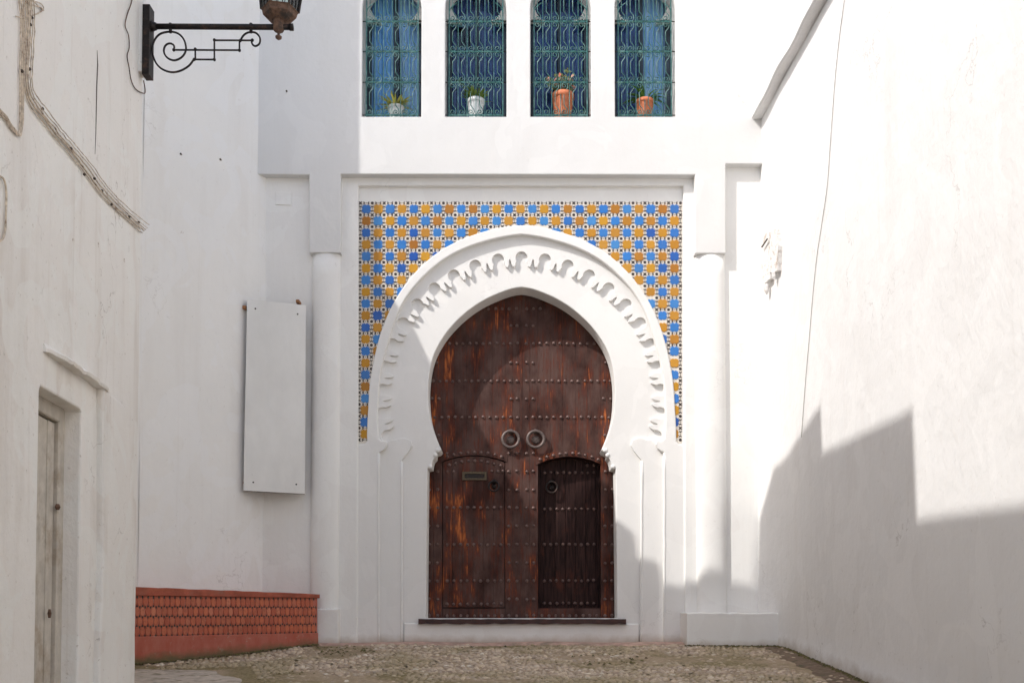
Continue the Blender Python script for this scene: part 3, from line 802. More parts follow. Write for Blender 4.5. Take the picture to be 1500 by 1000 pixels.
# ================================================================== flower pots on the window sills
def blade(mb, base, d, L, wd, droop, n=5):
    p = Vector(base); d = Vector(d).normalized(); side = d.cross(Vector((0, 0, 1)))
    side = side.normalized() if side.length > .1 else Vector((1, 0, 0)); V = []
    for i in range(n+1):
        t = i/n; w__ = wd*(1-t)**.7*(.6+.8*t if t < .4 else 1) + .0008
        V += [p-side*w__, p+side*w__]
        p = p+d*(L/n); d = (d+Vector((0, 0, -droop/n))).normalized()
    mb.add(V, [(2*i, 2*i+1, 2*i+3, 2*i+2) for i in range(n)])
def pot(x0, x1, ytop, Y, mat, label, ribs, kind):
    mid = (x0+x1)/2; p = at(mid, 171, Y); zb_ = WW[0][2]; t_ = at(mid, ytop, Y).z; r = (at(x1, 150, Y).x-at(x0, 150, Y).x)/2
    h = t_-zb_; T_ = thing('flower_pot', label, 'flower pot', (p.x, Y, zb_), 'flower pots on the window sills')
    n = 28; V = []; prof_ = [(.62, 0), (.66, .03), (.80, .45), (.90, .80), (.93, .83), (1.0, .84), (1.0, .99), (.94, 1.0), (.90, .93)]
    for rr, hh in prof_:
        for k in range(n):
            a = 2*math.pi*k/n; q = rr*r*(1+(ribs*(1 if k % 2 else -1) if .02 < hh < .82 else 0)); V.append((q*math.cos(a), q*math.sin(a), hh*h))
    Fc = [(i*n+k, i*n+(k+1) % n, (i+1)*n+(k+1) % n, (i+1)*n+k) for i in range(len(prof_)-1) for k in range(n)]+[tuple(range(n))]
    link('pot', mesh(V, Fc, True), mat, T_)
    mb = MB(); mb.lathe([(r*.90, h*.85), (r*.9, h*.93), (.01, h*.94)], (0, 0, 0), 14); mb.build('soil', M['soil'], T_)
    mb = MB(); fl = MB()
    if kind == 'spiky':
        for k in range(110):
            a = random.uniform(0, 6.28); e = random.uniform(.25, 1.6); blade(mb, (r*.3*math.cos(a), r*.3*math.sin(a), h*.92), (math.cos(a), math.sin(a), e), random.uniform(.10, .24), .016, .9)
        lm = M['leaf1']
    elif kind == 'fern':
        for k in range(130):
            a = random.uniform(0, 6.28); e = random.uniform(.5, 2.2); blade(mb, (r*.4*math.cos(a), r*.4*math.sin(a), h*.92), (math.cos(a), math.sin(a), e), random.uniform(.09, .19), .019, .5)
        for k in range(3): # one long arching stem to the left, with leaflets
            pts = [(0, 0, h*.95), (-.07, -.01, h*.95+.13), (-.14, -.02, h*.95+.19), (-.21, -.02, h*.95+.235+.01*k)]
            c_ = catmull(pts, 5); mb.tube(c_, .003, 4)
            for q in c_[4:]: blade(mb, q, (random.uniform(-1, 1), random.uniform(-.5, .5), random.uniform(-.6, 1)), .045, .007, .3, 3)
        lm = M['leaf2']
    elif kind == 'geranium':
        for s__ in range(64):
            a = random.uniform(0, 6.28); rd = random.uniform(.02, .15); hh = random.uniform(.04, .20)*(1.35 if s__ % 5 == 0 else 1)
            tip = Vector((rd*math.cos(a)*1.1-.02, rd*math.sin(a)*.6, h+hh)); mb.tube(catmull([(0, 0, h*.9), (tip.x*.4, tip.y*.4, h+hh*.4), tuple(tip)], 3), .003, 4)
            for k in range(7):
                c_ = tip+Vector((random.gauss(0, .02), random.gauss(0, .02), random.gauss(0, .018))); a2 = random.uniform(0, 6.28); rl = random.uniform(.014, .026)
                tl = Vector((math.cos(a2), math.sin(a2), .3)).normalized(); sd = tl.orthogonal().normalized(); u2 = tl.cross(sd)
                tgt = fl if (s__ % 3 == 0 and k < 4) else mb
                tgt.add([c_+(sd*math.cos(b)+u2*math.sin(b))*rl*(1 if q % 2 else .8) for q, b in enumerate(np.linspace(0, 6.28, 8)[:-1])], [tuple(range(7))])
        lm = M['leaf3']
    else:
        for k in range(46):
            a = random.uniform(0, 6.28); e = random.uniform(.5, 2.0); blade(mb, (r*.3*math.cos(a), r*.3*math.sin(a), h*.92), (math.cos(a)*1.2, math.sin(a)*.5, e), random.uniform(.16, .34), .018, 1.7, 7)
        lm = M['leaf4']
    mb.build('leaves', lm, T_)
    if fl.v: fl.build('flowers', M['flower'], T_)['kind'] = 'stuff'
pot(568, 592, 157, .15, M['whitepot'], 'small white pot with spiky yellow-green plant on the leftmost window sill', .0, 'spiky')
pot(684, 710, 147, .16, M['whitepot'], 'white pot with green fern on the second window sill from the left', .02, 'fern')
pot(808, 841, 139, .17, M['terracotta'], 'large ribbed terracotta pot with pink flowers on the third window sill', .035, 'geranium')
pot(931, 958, 148, .15, M['terracotta'], 'small terracotta pot with drooping green leaves on the rightmost window sill', .02, 'aloe')

# ================================================================== right-hand wall
rw = thing('side_wall', 'bright whitewashed wall along the right side of the street, leaning slightly', 'wall', (3.3, -6, 0))
rinv = Matrix.Translation((-3.3, 6, 0))
def par(o, t, inv): o.parent = t; o.matrix_parent_inverse = inv; return o
ys = np.concatenate([np.linspace(.34, -1.5, 26), np.linspace(-1.65, -26, 80)]); zs = np.concatenate([np.linspace(-2.4, 6.24, 48)])
V = []; Fc = []; nz_ = len(zs)
for y in ys:
    for z in zs:
        fl_ = max(0, .06-(z-.09*min(y, 0)))*.35
        V.append((wallX(y, z)-fl_, y, z))
for j in range(len(ys)-1):
    for i in range(nz_-1): a = j*nz_+i; Fc.append((a, a+1, a+nz_+1, a+nz_))
par(link('lower_wall', mesh(V, Fc, True), M['right']), rw, rinv)
V = []; Fc = []; zs2 = np.linspace(6.25, 10.1, 12)
def upX(y, z): return wallX(y, 6.2)-.115-.012*(z-6.2)+.006*math.sin(7*y)*(1 if z < 6.3 else .3)-.35*0
for y in ys:
    z0 = 6.25+.010*math.sin(5*y)
    V.append((3.6, y, z0)); V.append((upX(y, z0)+.02, y, z0)); V.append((upX(y, z0), y, z0+.02))
    for z in zs2[1:]: V.append((upX(y, z), y, z))
    V.append((3.9, y, 10.12))
k_ = 3+len(zs2)
for j in range(len(ys)-1):
    for i in range(k_-1): a = j*k_+i; Fc.append((a, a+1, a+k_+1, a+k_))
par(link('upper_wall', mesh(V, Fc, False), M['right']), rw, rinv)
mb = MB(); mb.box((3.7, -26, -2.5), (4.4, .4, 10.1)); par(mb.build('wall_core', M['right']), rw, rinv)
# thin wire hanging down the right wall
def onR(x, y, off=.0):
    r = ray(x, y); t = 8.0
    for _ in range(40):
        p = Vector((r.x*t, -DIST+r.y*t, ZC+r.z*t)); e = (wallX(p.y, p.z)-off)-p.x
        t += e/max(.05, r.x+.02)*.9
    return Vector((r.x*t, -DIST+r.y*t, ZC+r.z*t))
mb = MB(); P_ = [(1237, 0), (1229, 60), (1223, 120), (1217, 200), (1212, 270), (1205, 320), (1196, 380), (1190, 440), (1185, 500), (1179, 570), (1174, 640)]
mb.tube(catmull([tuple(onR(x, y, .008)) for x, y in P_], 4), .0035, 5)
tag(mb.build('hanging_wire', M['wire']), 'thin grey wire hanging down the sunlit right wall', 'wire')
# broken plastered box on the right wall
jb = thing('junction_box', 'whitewashed wall box with broken lower edge on the right wall', 'junction box', tuple(onR(1127, 380)))
jinv = Matrix.Translation(-Vector(onR(1127, 380)))
P_ = [(1114, 354), (1121, 342), (1130, 334), (1138, 336), (1139.5, 360), (1138, 396), (1133, 400), (1127, 398), (1128, 408), (1119, 416), (1115, 404)]
fp = [onR(x, y, .055) for x, y in P_]; bp = [onR(x, y, -.03) for x, y in P_]; n = len(P_)
bp = [Vector((b.x+.1, f_.y+.02, f_.z)) for f_, b in zip(fp, bp)]
par(link('cover', mesh(fp+bp, [tuple(range(n))]+[(i, (i+1) % n, n+(i+1) % n, n+i) for i in range(n)]), M['box']), jb, jinv)
for (x, y, s) in ((1134, 403, .03), (1123, 424, .035)):
    p = onR(x, y, .05); mb = MB(); mb.lathe([(.006, -.06), (s*.8, -.02), (s, .03), (s*.7, .06)], tuple(p), 9); par(mb.build('broken_stub', M['box']), jb, jinv)
mb = MB(); mb.tube([onR(1116, 362, .085), onR(1124, 350, .085)], .009, 5); par(mb.build('crack_pin', M['clip']), jb, jinv)

# ================================================================== angled wall on the left (behind the bench)
K0 = at(204, 500, -1.34); K = (K0.x, -1.34)   # hidden far corner
A1 = at(378, 255, 0); A1 = (A1.x, 0.0)
A0 = (K[0]-.02, -1.36+.12)
sw = thing('side_house', 'shaded greyish white house wall standing at an angle behind the red bench', 'house', (-3.6, -.6, 0)); sinv = Matrix.Translation((3.6, .6, 0))
ux, uy = (A1[0]-A0[0]), (A1[1]-A0[1]); ll = math.hypot(ux, uy); ux /= ll; uy /= ll
V = []; Fc = []; nu, nz_ = 24, 70
for i in range(nu+1):
    u = -0.0+(ll+.5)*i/nu
    for j in range(nz_+1):
        z = -.6+11.2*j/nz_; d_ = .006*math.sin(2.3*u+1.3*z)+.004*math.sin(5*u-3.1*z)
        V.append((A0[0]+ux*u+uy*d_, A0[1]+uy*u-ux*d_, z))
for i in range(nu):
    for j in range(nz_): a = i*(nz_+1)+j; Fc.append((a, a+nz_+1, a+nz_+2, a+1))
par(link('angled_wall', mesh(V, Fc, True), M['side']), sw, sinv)
# tall body of that house, its near corner casts the long upright shadow on the facade
V = [(K[0]-.01, -1.375), (A0[0]-.002, A0[1]), (A1[0]-.03, A1[1]+.02), (-3.4, 1.2), (-9, 1.2), (-9, -1.375)]
n = len(V); par(link('house_block', mesh([(x, y, -.6) for x, y in V]+[(x, y, 10.6) for x, y in V], [(i, (i+1) % n, n+(i+1) % n, n+i) for i in range(n)]+[tuple(range(n, 2*n)), tuple(range(n))]), M['side']), sw, sinv)
rr_ = ray(612, 895); slope = rr_.x/rr_.y
# its lower wing runs on behind the near house; the roof line is known from the shadow it throws
wing = [(-1.365, 6.99), (-1.50, 6.95), (-1.66, 6.69), (-1.9, 6.42), (-2.10, 6.26), (-2.24, 6.36), (-2.36, 6.95), (-2.5, 7.60), (-2.80, 7.62), (-2.97, 7.18), (-3.17, 7.28), (-3.20, 6.99), (-3.38, 7.24), (-3.41, 7.06)]
def wf(u, d, z): return (K[0]-slope*u-d, K[1]-u, z)
par(slab('wing_wall', [(-.03, -1)]+[(K[1]-y, z) for y, z in wing]+[(2.08, -1)], [], 0, .16, M['side'], None, bev=0, fr=wf), sw, sinv)
par(slab('wing_block', [(-.03, -1), (-.03, 5.2), (2.05, 5.2), (2.05, -1)], [], .165, 4.5, M['side'], None, bev=0, fr=wf), sw, sinv)
# ================================================================== near left house
K0 = at(204, 500, -3.2); K = (K0.x, -3.2)
K1 = (K[0]-slope*30, K[1]-30)
nh = thing('near_house', 'old whitewashed house wall at the left edge with cables and a weathered door', 'house', (K[0]-1, -5, -.5)); ninv = Matrix.Translation((1-K[0], 5, .5))
e_ = Vector((K1[0]-K[0], K1[1]-K[1])).normalized(); nrm_ = Vector((-e_.y, e_.x)); 
if nrm_.x < 0: nrm_ = -nrm_
def NF(u, d, z): # u along the wall towards the camera, d depth into the wall, z up
    return (K[0]+e_.x*u-nrm_.x*d, K[1]+e_.y*u-nrm_.y*d, z)
def nuv(x, y, d=0.0):
    p = on_wall(x, y, K, K1, 0)
    if d:
        q = (K[0]-nrm_.x*d, K[1]-nrm_.y*d); q1 = (K1[0]-nrm_.x*d, K1[1]-nrm_.y*d); p = on_wall(x, y, q, q1, 0)
    return ((p.x-K[0])*e_.x+(p.y-K[1])*e_.y, p.z)
# silhouette of the roof line (parapets and steps), measured from the shadow it throws
prof_ = [(-3.215, 6.58), (-3.24, 6.58), (-3.36, 6.82), (-3.48, 6.98), (-3.61, 7.23), (-3.71, 7.40), (-3.86, 7.63), (-3.92, 7.72), (-3.97, 8.6), (-4.25, 9.07), (-4.83, 9.21), (-5.77, 9.37), (-5.80, 8.90), (-7.83, 8.72), (-7.85, 7.88), (-9.31, 7.71), (-14, 7.3), (-25, 7.2)]
def yu(y): return (y-K[1])/e_.y
top = [(yu(y), z) for y, z in prof_]
(dx0, dz0), (dx1, dz1) = nuv(119.5, 604), nuv(58, 566)
bot = -2.6; hz_ = (dz0+dz1)/2
ub, ua = dx0, dx1   # far and near jamb
cornerj = [(.006*math.sin(7*z)+.004*math.sin(17*z), z) for z in np.linspace(-1.0, 6.5, 40)]
outer = [(yu(-25), bot)]+[(yu(-25), top[-1][1])]+top[::-1][1:]+cornerj[::-1]+[(0, bot)]
outer = [p_ for p_ in outer]
hole = [(ub, -1.9), (ub, dz0+.0), (ub+.02, hz_+.015), (ua-.02, hz_+.01), (ua, dz1-.03), (ua, -1.9)]
par(slab('wall', outer, [hole], 0, .17, M['near'], None, bev=.014, steps=2, fr=NF), nh, ninv)
mb = MB()
par(slab('house_block', [(.03, bot), (.03, 5.6), (yu(-25), 5.6), (yu(-25), bot)], [[(ub-.1, -2.2), (ub-.1, hz_+.3), (ua+.1, hz_+.3), (ua+.1, -2.2)]], .175, 4.0, M['near'], None, bev=0, fr=NF), nh, ninv)
# recessed lining around the door and the door itself
dp = .15
par(slab('door_lining', [(ub-.05, -2.0), (ub-.05, hz_+.2), (ua+.4, hz_+.2), (ua+.4, -2.0)], [], .205+dp, .5, M['near'], None, bev=0, fr=NF), nh, ninv)
nd = par(bpy.data.objects.new('door', None), nh, ninv); COL.objects.link(nd); nd['label'] = 'weathered off-white plank door'
(fx, fz) = nuv(94, 618, .13); (gx, gz_) = nuv(82, 618, .14); (hx, hzz) = nuv(56, 597, .14)
# frame
o = slab('door_frame', [(fx, -2), (fx, hz_+.05), (ua+.2, hz_+.05), (ua+.2, -2)], [[(gx, -1.9), (gx, gz_), (ua+.25-.1, gz_+.02), (ua+.15, -1.9)]], .115, .2, M['olddoor'], nd, bev=.008, steps=1, fr=NF)
u0 = gx+.012; pw = .13; k = 0
while u0 < ua+.15:
    u1 = min(u0+pw, ua+.16); slab('plank', [(u0, -1.95), (u0, gz_-.01), (u1-.008, gz_-.01), (u1-.008, -1.95)], [], .145+.004*(k % 2), .19, M['olddoor'], nd, bev=.004, steps=1, fr=NF); u0 = u1; k += 1
p = nuv(80, 742, .13); mb = MB(); q = NF(p[0], .11, p[1]); mb.lathe([(.012, -.02), (.02, 0), (.012, .02)], q, 8); mb.build('door_handle', M['rust'], nd)
p = nuv(68, 898, .13); mb = MB(); q = NF(p[0], .11, p[1]); mb.lathe([(.008, -.03), (.014, 0), (.008, .03)], q, 8); mb.build('keyhole_plate', M['rust'], nd)
# raised rough surround right of the door and the ledge over it
s0 = nuv(178, 640); s1 = nuv(143, 640)
zt_ = nuv(178, 600)[1]
P_ = [(s0[0], bot), (s0[0]+.02, 0), (s0[0]-.015, .7), (s0[0]+.01, 1.6), (s0[0]+.0, zt_-.1), (s0[0]+.07, zt_+.02), (s1[0]+.05, zt_+.06), (s1[0]+.02, zt_-.3), (s1[0]-.02, .8), (s1[0]+.02, 0), (s1[0], bot)]
par(slab('rough_surround', P_, [], -.05, .05, M['near'], None, bev=.026, steps=3, fr=NF), nh, ninv)
la = nuv(63, 510); lb = nuv(158, 577); n = 26; V = []; Fc = []
for i in range(n+1):
    t = i/n; u = la[0]+(lb[0]-la[0])*t; z = la[1]+(lb[1]-la[1])*t; j = random.uniform(-.008, .008); dd = .075*min(1, 4*t+.3, 4*(1-t)+.3)+random.uniform(-.004, .004)
    V += [NF(u, .02, z-.02+j), NF(u, -dd*.9, z-.018+j), NF(u, -dd, z+.004+j), NF(u, -dd*.5, z+.03+j), NF(u, .02, z+.055+j)]
Fc = [(i*5+k, i*5+k+1, i*5+6+k, i*5+5+k) for i in range(n) for k in range(4)]+[(0, 1, 2, 3, 4), tuple(n*5+k for k in range(5))]
par(link('ledge', mesh(V, Fc), M['near']), nh, ninv)
# long narrow crack filled with old stain, and a rough vertical seam near the corner
mb = MB(); c_ = [(142, 74), (142.5, 95), (141, 130), (140.5, 165), (140, 195), (139, 226)]
mb.tube([NF(*(lambda q: (q[0], -.001, q[1]))(nuv(x, y))) for x, y in c_], [.002, .006, .006, .005, .004, .0015], 5); par(mb.build('crack', simple('crack_stain', (.13, .11, .095), .95)), nh, ninv)

# cables
def cable(name, P_, r, label, mat=None, off=.012, jit=.0, clips=()):
    pts = [(nuv(x, y)) for x, y in P_]; pts = catmull(pts, 5)
    mb = MB(); mb.tube([NF(u+random.gauss(0, jit), -off-random.uniform(0, jit), z+random.gauss(0, jit)) for u, z in pts], r, 6)
    return mb.build(name, mat or M['cable'], None, True)
cb = thing('cable_bundle', 'bundle of painted-over cables running down and diagonally across the near left wall', 'cables', NF(nuv(60, 180)[0], -.02, nuv(60, 180)[1]))
cinv = Matrix.Translation(-Vector(NF(nuv(60, 180)[0], -.02, nuv(60, 180)[1])))
main = [(36, -60), (37, -10), (39, 25), (38, 60), (36, 95), (36, 125), (42, 146), (58, 168), (80, 196), (103, 222), (125, 250), (148, 280), (175, 308), (209, 337)]
for k, (du, r) in enumerate(((-5, .0045), (-1.5, .0065), (1.5, .005), (5, .0035), (8, .0035))):
    P_ = [(x+du*(.6 if i < 6 else .55), y-du*(0 if i < 6 else .9)+random.uniform(-1.2, 1.2)) for i, (x, y) in enumerate(main)]
    par(cable('cable', P_, r, '', off=.010+.004*k, jit=.003), cb, cinv)
for du in (0, 3.5, 6.5):
    P_ = [(24+du, -60), (24+du, -10), (27+du*.8, 25), (27+du*.8, 60), (26+du*.8, 110), (26.5+du*.7, 160), (25+du*.6, 190), (23+du*.4, 198), (12, 187-du), (0, 170-du), (-40, 138-du)]
    par(cable('cable', P_, .0048, '', jit=.0015), cb, cinv)
par(cable('cable', [(20, 24), (30, 26), (44, 23), (56, 18), (61, 12), (56, 5), (44, 2), (34, 4)], .0035, ''), cb, cinv)
par(cable('cable', [(36, 4), (46, 8), (58, 12), (61, 16), (52, 8), (40, -6)], .0035, ''), cb, cinv)
for (x, y) in ((42.5, 27), (39, 102), (28, 105), (58, 160), (100, 218), (120, 256), (146, 280), (135, 262), (160, 300), (186, 318), (200, 326), (40, 37)):
    q = nuv(x, y); mb = MB(); mb.lathe([(.009, .0), (.011, -.008), (.006, -.018)], NF(q[0], -.02, q[1]), 7, 'y'); par(mb.build('clip', M['clip']), cb, cinv)
o = cable('wall_cable', [(-30, 240), (-6, 256), (3, 264), (6, 282), (5.5, 310), (4.5, 336), (1, 349), (-8, 356)], .006, ''); tag(o, 'short loop of pale cable at the left picture edge below the cable bundle', 'cable')
o = cable('lamp_cable', [(194, -40), (191, 0), (184, 22), (181, 38), (186, 52), (187, 70), (184, 82), (187, 100), (190, 118), (197, 131), (209, 137), (210.5, 131), (208, 118)], .0045, '', M['rust']); tag(o, 'thin rusty cable looping below the lamp bracket at the wall corner', 'cable')
for (x, y) in ((184, 47), (188, 58), (183, 42)):
    pass
# ================================================================== street lamp on its bracket
YL = K[1]
lp = thing('street_lamp', 'black wrought iron bracket lantern with scrollwork on the near left wall corner', 'street lamp', (K[0]+.06, YL-.1, 6.3)); linv = Matrix.Translation((-K[0]-.06, YL*-1+.1, -6.3))
YB = YL-.10
def LP(cx_, cy_): # crop coordinates -> metres in the bracket's plane
    return at(170+cx_/5.172, cy_/5.172, YB)
mb = MB(); a = LP(228, 60); b = LP(262, 585); mb.box((a.x-.012, YB-.05, b.z), (b.x+.002, YB+.06, a.z)); par(mb.build('wall_plate', M['iron']), lp, linv)
mb = MB(); mb.box((a.x-.07, YB-.04, b.z+.03), (a.x-.0125, YB+.07, a.z+.03)); par(mb.build('mounting_block', M['near']), lp, linv)
a = LP(262, 202); b = LP(1332, 208); mb = MB(); mb.tube([a, b], .024, 10); mb.tube([b+Vector((-.02, 0, 0)), b+Vector((.012, 0, 0))], .03, 10)
mb.tube([a+Vector((-.01, 0, 0)), a+Vector((.05, 0, 0))], [.05, .03], 10); par(mb.build('arm', M['iron'], smooth=True), lp, linv)
sp_ = [(590, 450), (560, 492), (520, 522), (475, 542), (430, 549), (385, 541), (340, 519), (305, 482), (282, 430), (274, 380), (282, 330), (305, 285), (345, 254), (412, 242), (470, 256), (510, 295), (528, 345), (528, 385), (512, 420), (480, 447), (440, 459), (400, 447), (372, 420), (362, 385), (372, 350), (395, 333), (420, 333), (440, 350), (438, 380)]
mb = MB(); mb.tube([tuple(LP(*q)) for q in catmull(sp_, 3)], .0085, 6); par(mb.build('scroll', M['iron'], smooth=True), lp, linv)
sr_ = [(940, 318), (958, 280), (985, 255), (1022, 245), (1060, 252), (1085, 278), (1092, 305), (1084, 335), (1058, 351), (1037, 342), (1028, 322), (1033, 303)]
mb = MB(); mb.tube([tuple(LP(*q)) for q in catmull(sr_, 4)], .0085, 6); par(mb.build('scroll', M['iron'], smooth=True), lp, linv)
mb = MB()
for P_ in ([(437, 380), (935, 382)], [(600, 372), (601, 452)], [(590, 452), (745, 453)], [(745, 453), (745, 305)], [(745, 307), (1033, 308)], [(935, 310), (935, 383)]):
    mb.tube([tuple(LP(*q)) for q in P_], .0075, 6)
for q in ((437, 380), (935, 383), (600, 374), (592, 452), (745, 453), (745, 305), (1033, 306), (940, 310)):
    c_ = LP(*q); mb.lathe([(.004, -.014), (.013, -.006), (.013, .006), (.004, .014)], tuple(c_), 8)
par(mb.build('step_bars', M['iron'], smooth=False), lp, linv)
for cx_ in (412, 1022):
    mb = MB(); mb.tube([tuple(LP(cx_, 180)), tuple(LP(cx_, 250))], .014, 8); mb.tube([tuple(LP(cx_, 178)), tuple(LP(cx_, 232))], .026, 8) if 0 else None; par(mb.build('hanger', M['iron'], smooth=True), lp, linv)
c_ = LP(1232, 205); cx0, cz0 = c_.x, c_.z
mb = MB(); mb.lathe([(.006, -.115), (.026, -.100), (.028, -.085), (.010, -.075), (.012, -.055), (.042, -.035), (.050, -.01), (.045, .03), (.05, .05)], (cx0, YB, cz0), 14); par(mb.build('lantern_socket', M['rust'], smooth=True), lp, linv)
# lantern body, hexagonal, its top above the picture
lx = cx0+.005
def hexring(r, z, rot=.2): return [(lx+.03*(z-cz0)+r*math.cos(rot+math.pi/3*k), YB+r*math.sin(rot+math.pi/3*k), z) for k in range(6)]
rings = [(.05, .045), (.105, .065), (.140, .09), (.150, .128), (.162, .138)]
V = []; 
for r, h in rings: V += hexring(r, cz0+h)
Fc = [(i*6+k, i*6+(k+1) % 6, (i+1)*6+(k+1) % 6, (i+1)*6+k) for i in range(len(rings)-1) for k in range(6)]+[tuple(range(6)), tuple(range(24, 30))]
par(link('lantern_base', mesh(V, Fc), M['rust']), lp, linv)
b_ = hexring(.158, cz0+.14); t_ = hexring(.235, cz0+.78); 
for k in range(6):
    mb = MB(); mb.tube([b_[k], t_[k]], .011, 5); par(mb.build('lantern_bar', M['iron']), lp, linv)
    j = (k+1) % 6; mb = MB(); q = [Vector(b_[k])*.97+Vector((lx, YB, b_[k][2]))*.03, Vector(b_[j])*.97+Vector((lx, YB, b_[j][2]))*.03, Vector(t_[j])*.97+Vector((lx, YB, t_[j][2]))*.03, Vector(t_[k])*.97+Vector((lx, YB, t_[k][2]))*.03]
    c2 = sum(q, Vector())/4; n_ = (c2-Vector((lx, YB, c2.z))).normalized()*.004; mb.add(q+[v-n_ for v in q], [(0, 1, 2, 3), (7, 6, 5, 4), (0, 4, 5, 1), (1, 5, 6, 2), (2, 6, 7, 3), (3, 7, 4, 0)]); par(mb.build('lantern_pane', M['lampglass']), lp, linv)
    for f_ in (.33, .66):
        mb = MB(); mb.tube([Vector(b_[k]).lerp(Vector(b_[j]), f_), Vector(t_[k]).lerp(Vector(t_[j]), f_)], .004, 4); par(mb.build('glazing_bar', M['iron']), lp, linv)
V = hexring(.26, cz0+.78)+hexring(.26, cz0+.81)+hexring(.12, cz0+.98)+hexring(.05, cz0+1.05); Fc = [(i*6+k, i*6+(k+1) % 6, (i+1)*6+(k+1) % 6, (i+1)*6+k) for i in range(3) for k in range(6)]+[tuple(range(6)), tuple(range(18, 24))]
par(link('lantern_roof', mesh(V, Fc), M['iron']), lp, linv)
mb = MB(); mb.tube(catmull([tuple(LP(1108, -160)), tuple(LP(1112, 0)), tuple(LP(1122, 60)), tuple(LP(1140, 112))], 4), .010, 5); par(mb.build('side_strap', M['iron']), lp, linv)

# ================================================================== grey cover panel on the angled wall
pa, pb = (at(361, 580, -.21)), (at(447, 580, -.06))
pn = thing('cover_panel', 'tall pale grey metal cover panel mounted across the corner left of the column', 'panel', (pa.x, pa.y, 1.6)); pinv = Matrix.Translation((-pa.x, -pa.y, -1.6))
def PP(x, y, d=0): 
    p = on_wall(x, y, (pa.x, pa.y), (pb.x, pb.y)); return p
c4 = [PP(362, 438), PP(448, 447), PP(446.6, 723), PP(356.6, 718)]
dr = Vector((pb.x-pa.x, pb.y-pa.y, 0)).normalized(); bn = Vector((-dr.y, dr.x, 0))
if bn.y < 0: bn = -bn
bk = [c+bn*.045 for c in c4]; sheet = [c-bn*.004 for c in c4]
par(link('sheet', mesh(c4+[c+bn*.003 for c in c4], [(0, 1, 2, 3), (7, 6, 5, 4), (0, 4, 5, 1), (1, 5, 6, 2), (2, 6, 7, 3), (3, 7, 4, 0)]), M['panel']), pn, pinv)
for (i, j) in ((0, 1), (1, 2), (2, 3), (3, 0)):
    a, b = c4[i], c4[j]; cen = sum(c4, Vector())/4
    ai, bi = a.lerp(cen, .03), b.lerp(cen, .03); q = [a+bn*.004, b+bn*.004, bi+bn*.004, ai+bn*.004]; q2 = [v+bn*.05 for v in q]
    par(link('frame_rail', mesh(q+q2, [(0, 1, 2, 3), (7, 6, 5, 4), (0, 4, 5, 1), (1, 5, 6, 2), (2, 6, 7, 3), (3, 7, 4, 0)]), M['rust']), pn, pinv)
for (x, y) in ((374, 452), (436, 460), (371, 706), (434, 709)):
    p = PP(x, y)-bn*.002; mb = MB(); mb.lathe([(.010, .004), (.009, -.005), (.003, -.008)], tuple(p), 8, 'y'); par(mb.build('screw', M['iron']), pn, pinv)
for (x, y, s, dy) in ((436, 440, .018, .05), (358, 449, .02, .08), (358, 706, .014, .08)):
    p = PP(x, y)+bn*.03; mb = MB(); mb.box((p.x-s, p.y-.01, p.z-s), (p.x+s, p.y+.12, p.z+s)); par(mb.build('wall_bracket', simple('orange_rust', (.30, .14, .06), .85)), pn, pinv)

# ================================================================== red tiled bench
bA = at(196, 905, -1.50); bB = at(465, 905, -.13)
bx_, by_ = bB.x-bA.x, bB.y-bA.y; bl = math.hypot(bx_, by_); bx_ /= bl; by_ /= bl; bnx, bny = -by_, bx_   # into the wall
bench = thing('tiled_bench', 'low red bench faced with small oval terracotta tiles along the left wall', 'bench', (bA.x, bA.y, 0)); binv = Matrix.Translation((-bA.x, -bA.y, 0))
def BF(u, d, z): return (bA.x+bx_*u+bnx*d, bA.y+by_*u+bny*d, z)
def bz(x, y): return on_wall(x, y, (bA.x, bA.y), (bB.x, bB.y))
zc0, zc1 = bz(200, 859).z, bz(464, 869.5).z; zb0, zb1 = bz(200, 873.5).z, bz(464, 877).z; zl0, zl1 = bz(198, 931.5).z, bz(464, 926).z
U0 = -.45
def lerp(a, b, u): return a+(b-a)*u/bl
par(slab('bench_body', [(U0, -.6), (bl, -.6), (bl, lerp(zc0, zc1, bl)-.04), (U0, lerp(zc0, zc1, U0)-.04)], [], 0, .6, M['redpaint'], None, bev=.008, fr=BF), bench, binv)
n = 30; tp = [(U0+(bl+.02-U0)*i/n, lerp(zc0, zc1, U0+(bl+.02-U0)*i/n)+random.uniform(-.003, .003)) for i in range(n+1)]
par(slab('bench_top', [(U0, lerp(zb0, zb1, U0)+.012), (bl+.02, lerp(zb0, zb1, bl)+.012)]+tp[::-1], [], -.022, .62, M['redcap'], None, bev=.008, fr=BF), bench, binv)
par(slab('bench_foot', [(U0, -.6), (bl+.008, -.6), (bl+.008, zl1-.002), (U0, lerp(zl0, zl1, U0)-.002)], [], -.012, .1, M['redpaint'], None, bev=.008, fr=BF), bench, binv)
pitch = .0565; nc = int((bl-.03)/pitch); hexp = [(-.5, -.12), (-.30, -.40), (0, -.5), (.30, -.40), (.5, -.12), (.5, .12), (.30, .40), (0, .5), (-.30, .40), (-.5, .12)]
rh = ((zb0-zl0)+(zb1-zl1))/2/4
V = [(a*pitch*.88, 0, b*rh*1.0) for a, b in hexp]+[(a*pitch*.76, -.005, b*rh*.90) for a, b in hexp]; n = 10
tm = mesh(V, [(i, (i+1) % n, n+(i+1) % n, n+i) for i in range(n)]+[tuple(range(n, 2*n))]); tm.materials.append(M['redtile'])
gb = MB(); ang = math.atan2(by_, bx_); i0 = -6
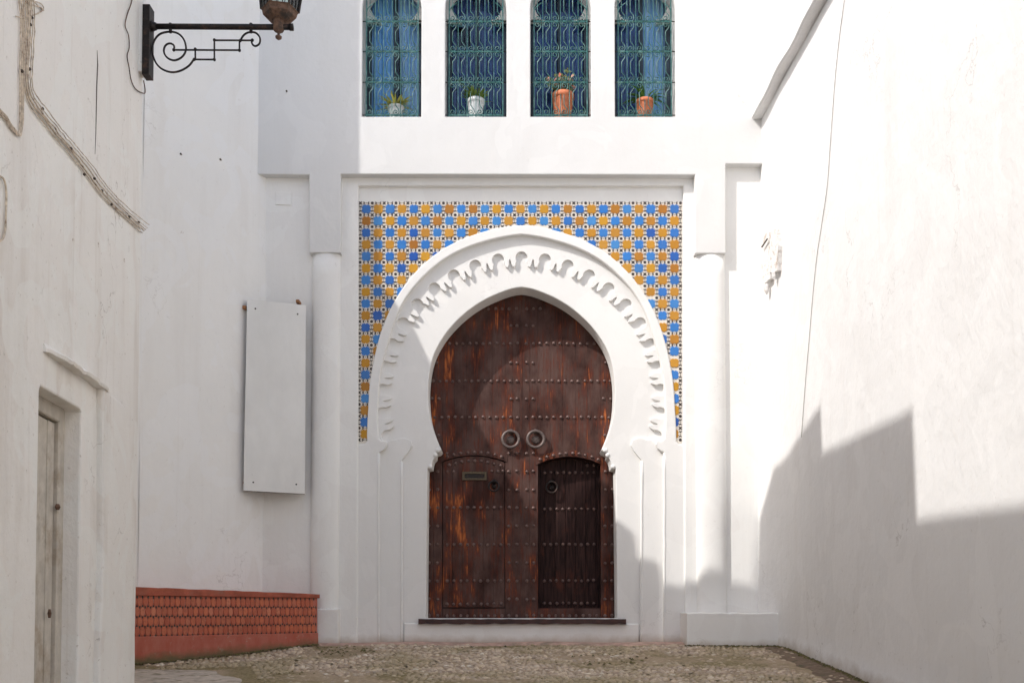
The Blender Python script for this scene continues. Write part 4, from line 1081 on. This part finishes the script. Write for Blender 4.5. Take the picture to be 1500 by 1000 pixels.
for r in range(4):
    for c_ in range(i0, nc+1):
        u = .03+(c_+(.5 if r % 2 else 0))*pitch
        if u > bl-.03: continue
        z = lerp(zl0, zl1, u)+(r+.5)*(lerp(zb0, zb1, u)-lerp(zl0, zl1, u))/4
        o = par(link('tile', tm, None), bench, binv); o.location = BF(u, -.002, z); o.rotation_euler = (random.gauss(0, .02), random.gauss(0, .03), ang+random.gauss(0, .02)); o.scale = (random.uniform(.94, 1.05), 1, random.uniform(.96, 1.03))
        for sgn in (1, -1):
            zz_ = z+sgn*rh*.5; uu = u+pitch*.5
            P_ = [(0, rh*.24), (pitch*.17, 0), (0, -rh*.24), (-pitch*.17, 0)]
            gb.add([BF(uu+a, -.004, zz_+b) for a, b in P_], [(0, 1, 2, 3)])
tag(par(gb.build('dark_diamonds', M['greenbit']), bench, binv), kind='stuff')
# moss and dirt clumps at the foot of the walls
def clumps(name, pts, mat, label, cat):
    mb = MB()
    for (x, y, z) in pts:
        r = random.uniform(.006, .022); v = []
        for k in range(6): a = k*math.pi/3; v.append((x+r*math.cos(a)*random.uniform(.7, 1.3), y+r*math.sin(a)*random.uniform(.7, 1.3), z))
        v.append((x, y, z+r*random.uniform(.5, 1.0))); mb.add(v, [(k, (k+1) % 6, 6) for k in range(6)])
    tag(mb.build(name, mat), label, cat, kind='stuff')
pts = []
for k in range(900):
    u = random.uniform(-.2, bl); q = BF(u, -random.uniform(0, .05), 0); pts.append((q[0], q[1], gz(q[0], q[1])+.012))
for k in range(420):
    x = random.uniform(1.98, 3.1); y = -.30-abs(random.gauss(0, .02)); pts.append((x, y, gz(x, y)+.008))
for k in range(1500):
    y = -random.uniform(.35, 6.5); x = wallX(y, 0)-abs(random.gauss(0, .03)); pts.append((x, y, gz(x, y)+.010))
for k in range(1300):
    x = random.uniform(-3.6, 1.4); y = -random.uniform(.3, 2.4)
    if vn(x, y) > .45: pts.append((x, y, gz(x, y)+.008))
m = NM('moss'); r = m.g.outputs['Random Per Island']; M['moss'] = m.fin(m.ramp(r, [(0, (.05, .045, .018)), (.5, (.11, .10, .03)), (1, (.13, .085, .05))]), .95)
for x_, y_ in ((265, 226), (323, 234), (412, 300)):
    p = on_wall(x_, y_, A0, A1); mb = MB(); mb.lathe([(.012, .02), (.011, -.012), (.004, -.02)], tuple(p), 7, 'y'); par(mb.build('nail', M['clip']), sw, sinv)
for x_, y_ in ((420, 134),):
    p = at(x_, y_, 0); mb = MB(); mb.lathe([(.012, .02), (.011, -.012), (.004, -.02)], tuple(p), 7, 'y'); hp(mb.build('nail', M['clip']))
clumps('moss', pts, M['moss'], 'olive moss and dirt in the joints at the foot of the walls', 'moss')
print('tiles', ntile, 'pebbles', cnt)
